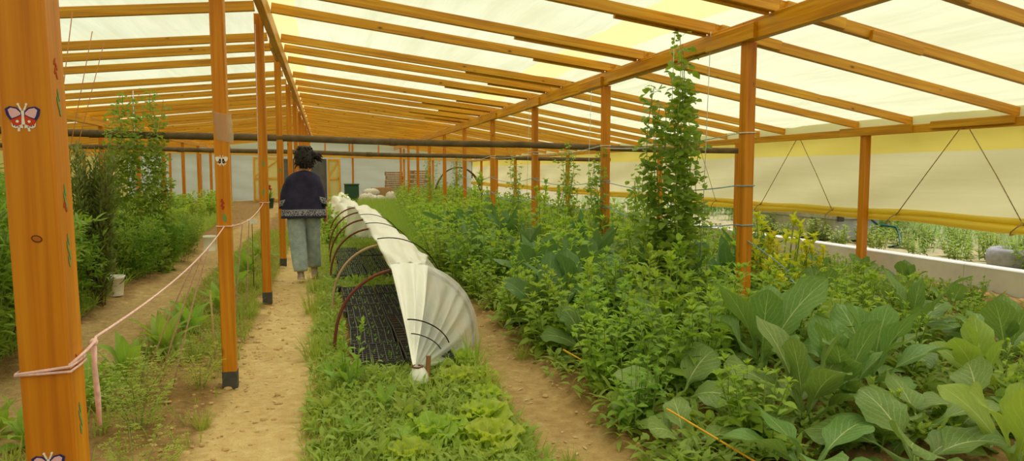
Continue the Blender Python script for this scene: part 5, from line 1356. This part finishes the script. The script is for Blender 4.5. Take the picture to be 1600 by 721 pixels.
# hair: cap over the skull, rolled nape, ponytail blown to the right, hair clip
P = []
for i in range(15):
    t = i/14; row_ = []
    for k in range(32):
        a = 2*PI*k/32; fr_ = math.sin(a)     # +y is the face
        zb = 1.415 if fr_ < .25 else 1.415+.15*min(1, (fr_-.25)/.5)
        th_ = t*PI/2
        z = zb+(1.66-zb)*math.sin(th_)**.9
        rr = .118*math.cos(th_*.985)**.5*(1+.05*math.sin(k*3+i*1.3)+.03*math.sin(k*7))
        if t < .12: rr *= .84+.16*t/.12
        row_.append((.022+rr*math.cos(a)*.98, .003+rr*1.14*math.sin(a)-.012, z+.004*math.sin(k*5+i)))
    P.append(row_)
m = MB(); m.grid(np.array(P), closed_u=True); m.add(P[-1], [list(range(32))])
for q in range(150):
    a = U(0, 2*PI); i = random.randint(0, 11); k = random.randrange(32)
    if math.sin(2*PI*k/32) > .35 and i < 8: continue
    c = np.array(P[i][k]); d = U(0, 6.28); m.tube([tuple(c+np.array((.022*math.cos(d)*t, .022*math.sin(d)*t, .02*math.sin(d*2)*t-.03*t*t+.006*math.sin(t*6+q)))) for t in (-.6, -.2, .2, .6, 1.0)], [.004, .008, .009, .007, .003], 5)
hair = mk(m, 'hair', HAIR)
m = MB(); 
for q in range(26):
    a0 = U(-.5, .5); c = (.11+U(-.01, .01), -.03+U(-.02, .02), 1.553+U(-.02, .02)); L_ = U(.08, .14)
    pts = []; a = U(-.35, .55); b = U(-.5, .5)
    for i in range(7):
        t = i/6; pts.append((c[0]+L_*t*math.cos(a), c[1]+L_*t*.5*b, c[2]+L_*t*math.sin(a)-.055*t*t+.012*math.sin(t*9+q)))
    m.tube(pts, [.012, .017, .018, .016, .012, .007, .002], 6)
mk(m, 'ponytail', HAIR)
m = MB()
for q in range(14):
    x = U(-.05, .09); pts = [(x, -.075+U(-.01, .01), 1.43), (x+U(-.01, .01), -.07, 1.405), (x+U(-.02, .03), -.06, 1.38)]; m.tube(pts, [.010, .009, .002], 5)
mk(m, 'nape_curls', HAIR)
m = MB(); m.tube([(.115+.02*math.cos(a), -.03+.026*math.sin(a), 1.556+.024*math.sin(a+1)) for a in np.linspace(0, 2*PI, 14)[:-1]], .008, 6, closed=True); mk(m, 'hair_tie', paint('peach_tie', (214, 160, 120)))
m = MB(); m.box((-.073, -.03, 1.535), (.014, .012, .05), bev=.003); mk(m, 'hair_clip', paint('grey_clip', (190, 184, 178)), False)
# blouse: wide poncho cut, ring by ring; v = metres above the hem
def superring(cx, cy, z, rx, ry, n=48, p=2.4, dip=0, rip=0, ph=0):
    out = []
    for k in range(n):
        a = 2*PI*k/n; c, s = math.cos(a), math.sin(a)
        x = rx*abs(c)**(2/p)*(1 if c > 0 else -1); y = ry*abs(s)**(2/p)*(1 if s > 0 else -1)
        w = 1+rip*math.sin(k*.79*1.0+ph)+.6*rip*math.sin(k*1.9+ph*2)
        out.append((cx+x*w, cy+y*w, z+dip*abs(c)))
    return out
RG = [(.0, .775, .265, .20, .05), (.0, .79, .262, .195, .045), (.0, .84, .258, .188, .035), (.0, .92, .252, .175, .03), (.0, 1.02, .240, .16, .022), (.0, 1.12, .228, .150, .018), (.004, 1.22, .212, .142, .012), (.007, 1.30, .190, .128, .008), (.01, 1.335, .150, .105, .005), (.012, 1.356, .108, .088, 0), (.013, 1.360, .098, .082, 0), (.013, 1.352, .094, .078, 0)]
R = [superring(c, .012, z, rx, ry, dip=-.02*(1 if i > 6 else .4), rip=rp, ph=i*.2, p=2.5) for i, (c, z, rx, ry, rp) in enumerate(RG)]
R = np.array(R); uv = [(k/48, RG[i][1]-.775) for i in range(len(RG)) for k in range(48)]
m = MB(); m.grid(R, uv=uv, closed_u=True); bl = mk(m, 'blouse', BLOUSE); so_ = bl.modifiers.new('thickness', 'SOLIDIFY'); so_.thickness = .005
def sleeve(s, pts, rad):
    P = []; n = 24
    for i, (c, (ra, rb)) in enumerate(zip(pts, rad)):
        P.append([(c[0]+ra*math.cos(2*PI*k/n)*(.92) + 0, c[1]+rb*math.sin(2*PI*k/n), c[2]+s*.30*ra*math.cos(2*PI*k/n)*(-1)) for k in range(n)])
    L_ = [0]
    for a, b in zip(pts[:-1], pts[1:]): L_.append(L_[-1]+math.dist(a, b))
    uv = [(k/n, L_[-1]-L_[i]) for i in range(len(pts)) for k in range(n)]
    m = MB(); m.grid(np.array(P), uv=uv, closed_u=True); o = mk(m, 'sleeve', BLOUSE); q = o.modifiers.new('thickness', 'SOLIDIFY'); q.thickness = .004
sleeve(1, [(.10, .01, 1.325), (.14, .005, 1.28), (.165, .0, 1.20), (.185, -.01, 1.10), (.20, -.015, 1.0), (.21, -.015, .93)], [(.03, .06), (.06, .09), (.072, .095), (.075, .092), (.072, .085), (.070, .08)])
sleeve(-1, [(-.09, .01, 1.325), (-.14, .005, 1.28), (-.17, .01, 1.19), (-.195, .01, 1.09), (-.215, .02, .97), (-.225, .03, .90)], [(.03, .06), (.06, .09), (.075, .095), (.078, .092), (.075, .09), (.072, .085)])
# jeans: hips and two legs
def rings_leg(c, r): return [superring(x, y, z, rx, ry, 28, 2.15, 0, .02, z*9) for (x, y, z), (rx, ry) in zip(c, r)]
m = MB(); m.grid(np.array([superring(0, .0, z, rx, ry, 28, 2.3) for z, rx, ry in ((1.0, .165, .115), (.92, .18, .13), (.85, .19, .14), (.80, .188, .138), (.77, .17, .12))]), closed_u=True)
for c, r_ in (([(.09, .02, .86), (.092, .05, .72), (.095, .09, .58), (.098, .13, .46), (.10, .16, .34), (.105, .19, .20), (.107, .205, .145), (.107, .205, .125), (.107, .205, .13)], [(.10, .125), (.108, .118), (.098, .105), (.092, .098), (.09, .095), (.086, .09), (.084, .085), (.078, .078), (.05, .05)]),
            ([(-.092, -.01, .86), (-.09, -.01, .72), (-.085, -.005, .58), (-.078, -.02, .46), (-.066, -.06, .34), (-.055, -.105, .20), (-.05, -.13, .145), (-.05, -.135, .12), (-.05, -.135, .125)], [(.10, .125), (.112, .122), (.105, .11), (.10, .105), (.096, .10), (.09, .094), (.086, .088), (.08, .08), (.05, .05)])):
    m.grid(np.array(rings_leg(c, r_)), closed_u=True)
mk(m, 'jeans', DENIM)
def shoe(x, y, rz, lift, rx):
    r = empty('shoe'); r.parent = per; r.location = (x, y, lift); r.rotation_euler = (rx, 0, rz)
    m = MB(); m.loft([((0, .05, .012), .036, .045)]*1 + [], 4) if False else None
    R = []
    for z, w, l0, l1 in ((.018, .042, -.062, .185), (.035, .044, -.064, .187), (.055, .041, -.06, .165), (.075, .036, -.056, .11), (.095, .034, -.053, .06), (.105, .032, -.05, .045)):
        n = 24; R.append([((w*(1 if math.sin(2*PI*k/n) < .3 else .88))*math.cos(2*PI*k/n), (l0+l1)/2+(l1-l0)/2*math.sin(2*PI*k/n), z) for k in range(n)])
    m = MB(); m.grid(np.array(R), closed_u=True); m.add(R[-1], [list(range(24))]); m.build('shoe_upper', SHOEM, r)
    R = []
    for z, g in ((0, .96), (.004, 1.0), (.022, 1.04), (.024, 1.0)):
        R.append([(.043*g*math.cos(2*PI*k/24), .0615+.127*g*math.sin(2*PI*k/24), z) for k in range(24)])
    m = MB(); m.grid(np.array(R), closed_u=True); m.add(R[0], [list(reversed(range(24)))]); m.add(R[-1], [list(range(24))]); m.build('shoe_sole', SOLE, r)
shoe(.107, .21, -.15, .0, 0); shoe(-.047, -.135, .05, .012, -.12)

per.scale = (1.05, 1.05, 1.04)
# ---------------------------------------------------------------- light and camera
w = bpy.data.worlds.new('sky'); SC.world = w; w.use_nodes = True
nt = w.node_tree; nt.nodes.clear()
o = nt.nodes.new('ShaderNodeOutputWorld'); bg = nt.nodes.new('ShaderNodeBackground'); sk = nt.nodes.new('ShaderNodeTexSky')
sk.sky_type = 'NISHITA'; sk.sun_disc = False; sk.sun_elevation = math.radians(50); sk.sun_rotation = math.radians(120)
sk.air_density = 1.2; sk.dust_density = 4.0; sk.ozone_density = 1.0
bg.inputs[1].default_value = SKY_STRENGTH
nt.links.new(sk.outputs[0], bg.inputs[0]); nt.links.new(bg.outputs[0], o.inputs[0])
sd = bpy.data.lights.new('sun', 'SUN'); sd.energy = SUN_STRENGTH; sd.angle = math.radians(28); sd.color = (1.0, .965, .90)
so = bpy.data.objects.new('sun', sd); COL.objects.link(so)
az, el = math.radians(28), math.radians(62)     # from the right, ahead of the camera
dirv = Vector((math.cos(el)*math.sin(az), math.cos(el)*math.cos(az), math.sin(el)))
so.rotation_euler = dirv.to_track_quat('Z', 'Y').to_euler(); so.location = dirv*30

F = 1130.0; VX, VY = 507.0, 268.0
th = math.atan((360.5-VY)/F); ps = math.atan((800-VX)/F*math.cos(th))
cd = bpy.data.cameras.new('camera'); cd.sensor_width = 36; cd.lens = 36*F/1600; cd.clip_start = .05; cd.clip_end = 300
co = bpy.data.objects.new('camera', cd); COL.objects.link(co)
co.location = (0, 0, 1.4); co.rotation_euler = (PI/2-th, 0, -ps)
SC.camera = co
SC.view_settings.view_transform = 'Standard'; SC.view_settings.look = 'None'; SC.view_settings.gamma = 1; SC.view_settings.use_curve_mapping = False
SC.view_settings.exposure = EXPOSURE
cy = SC.cycles
cy.use_denoising = True
try: cy.denoiser = 'OPENIMAGEDENOISE'
except Exception: pass
cy.max_bounces = 8; cy.diffuse_bounces = 4; cy.glossy_bounces = 2; cy.transmission_bounces = 6; cy.transparent_max_bounces = 8
cy.caustics_reflective = False; cy.caustics_refractive = False
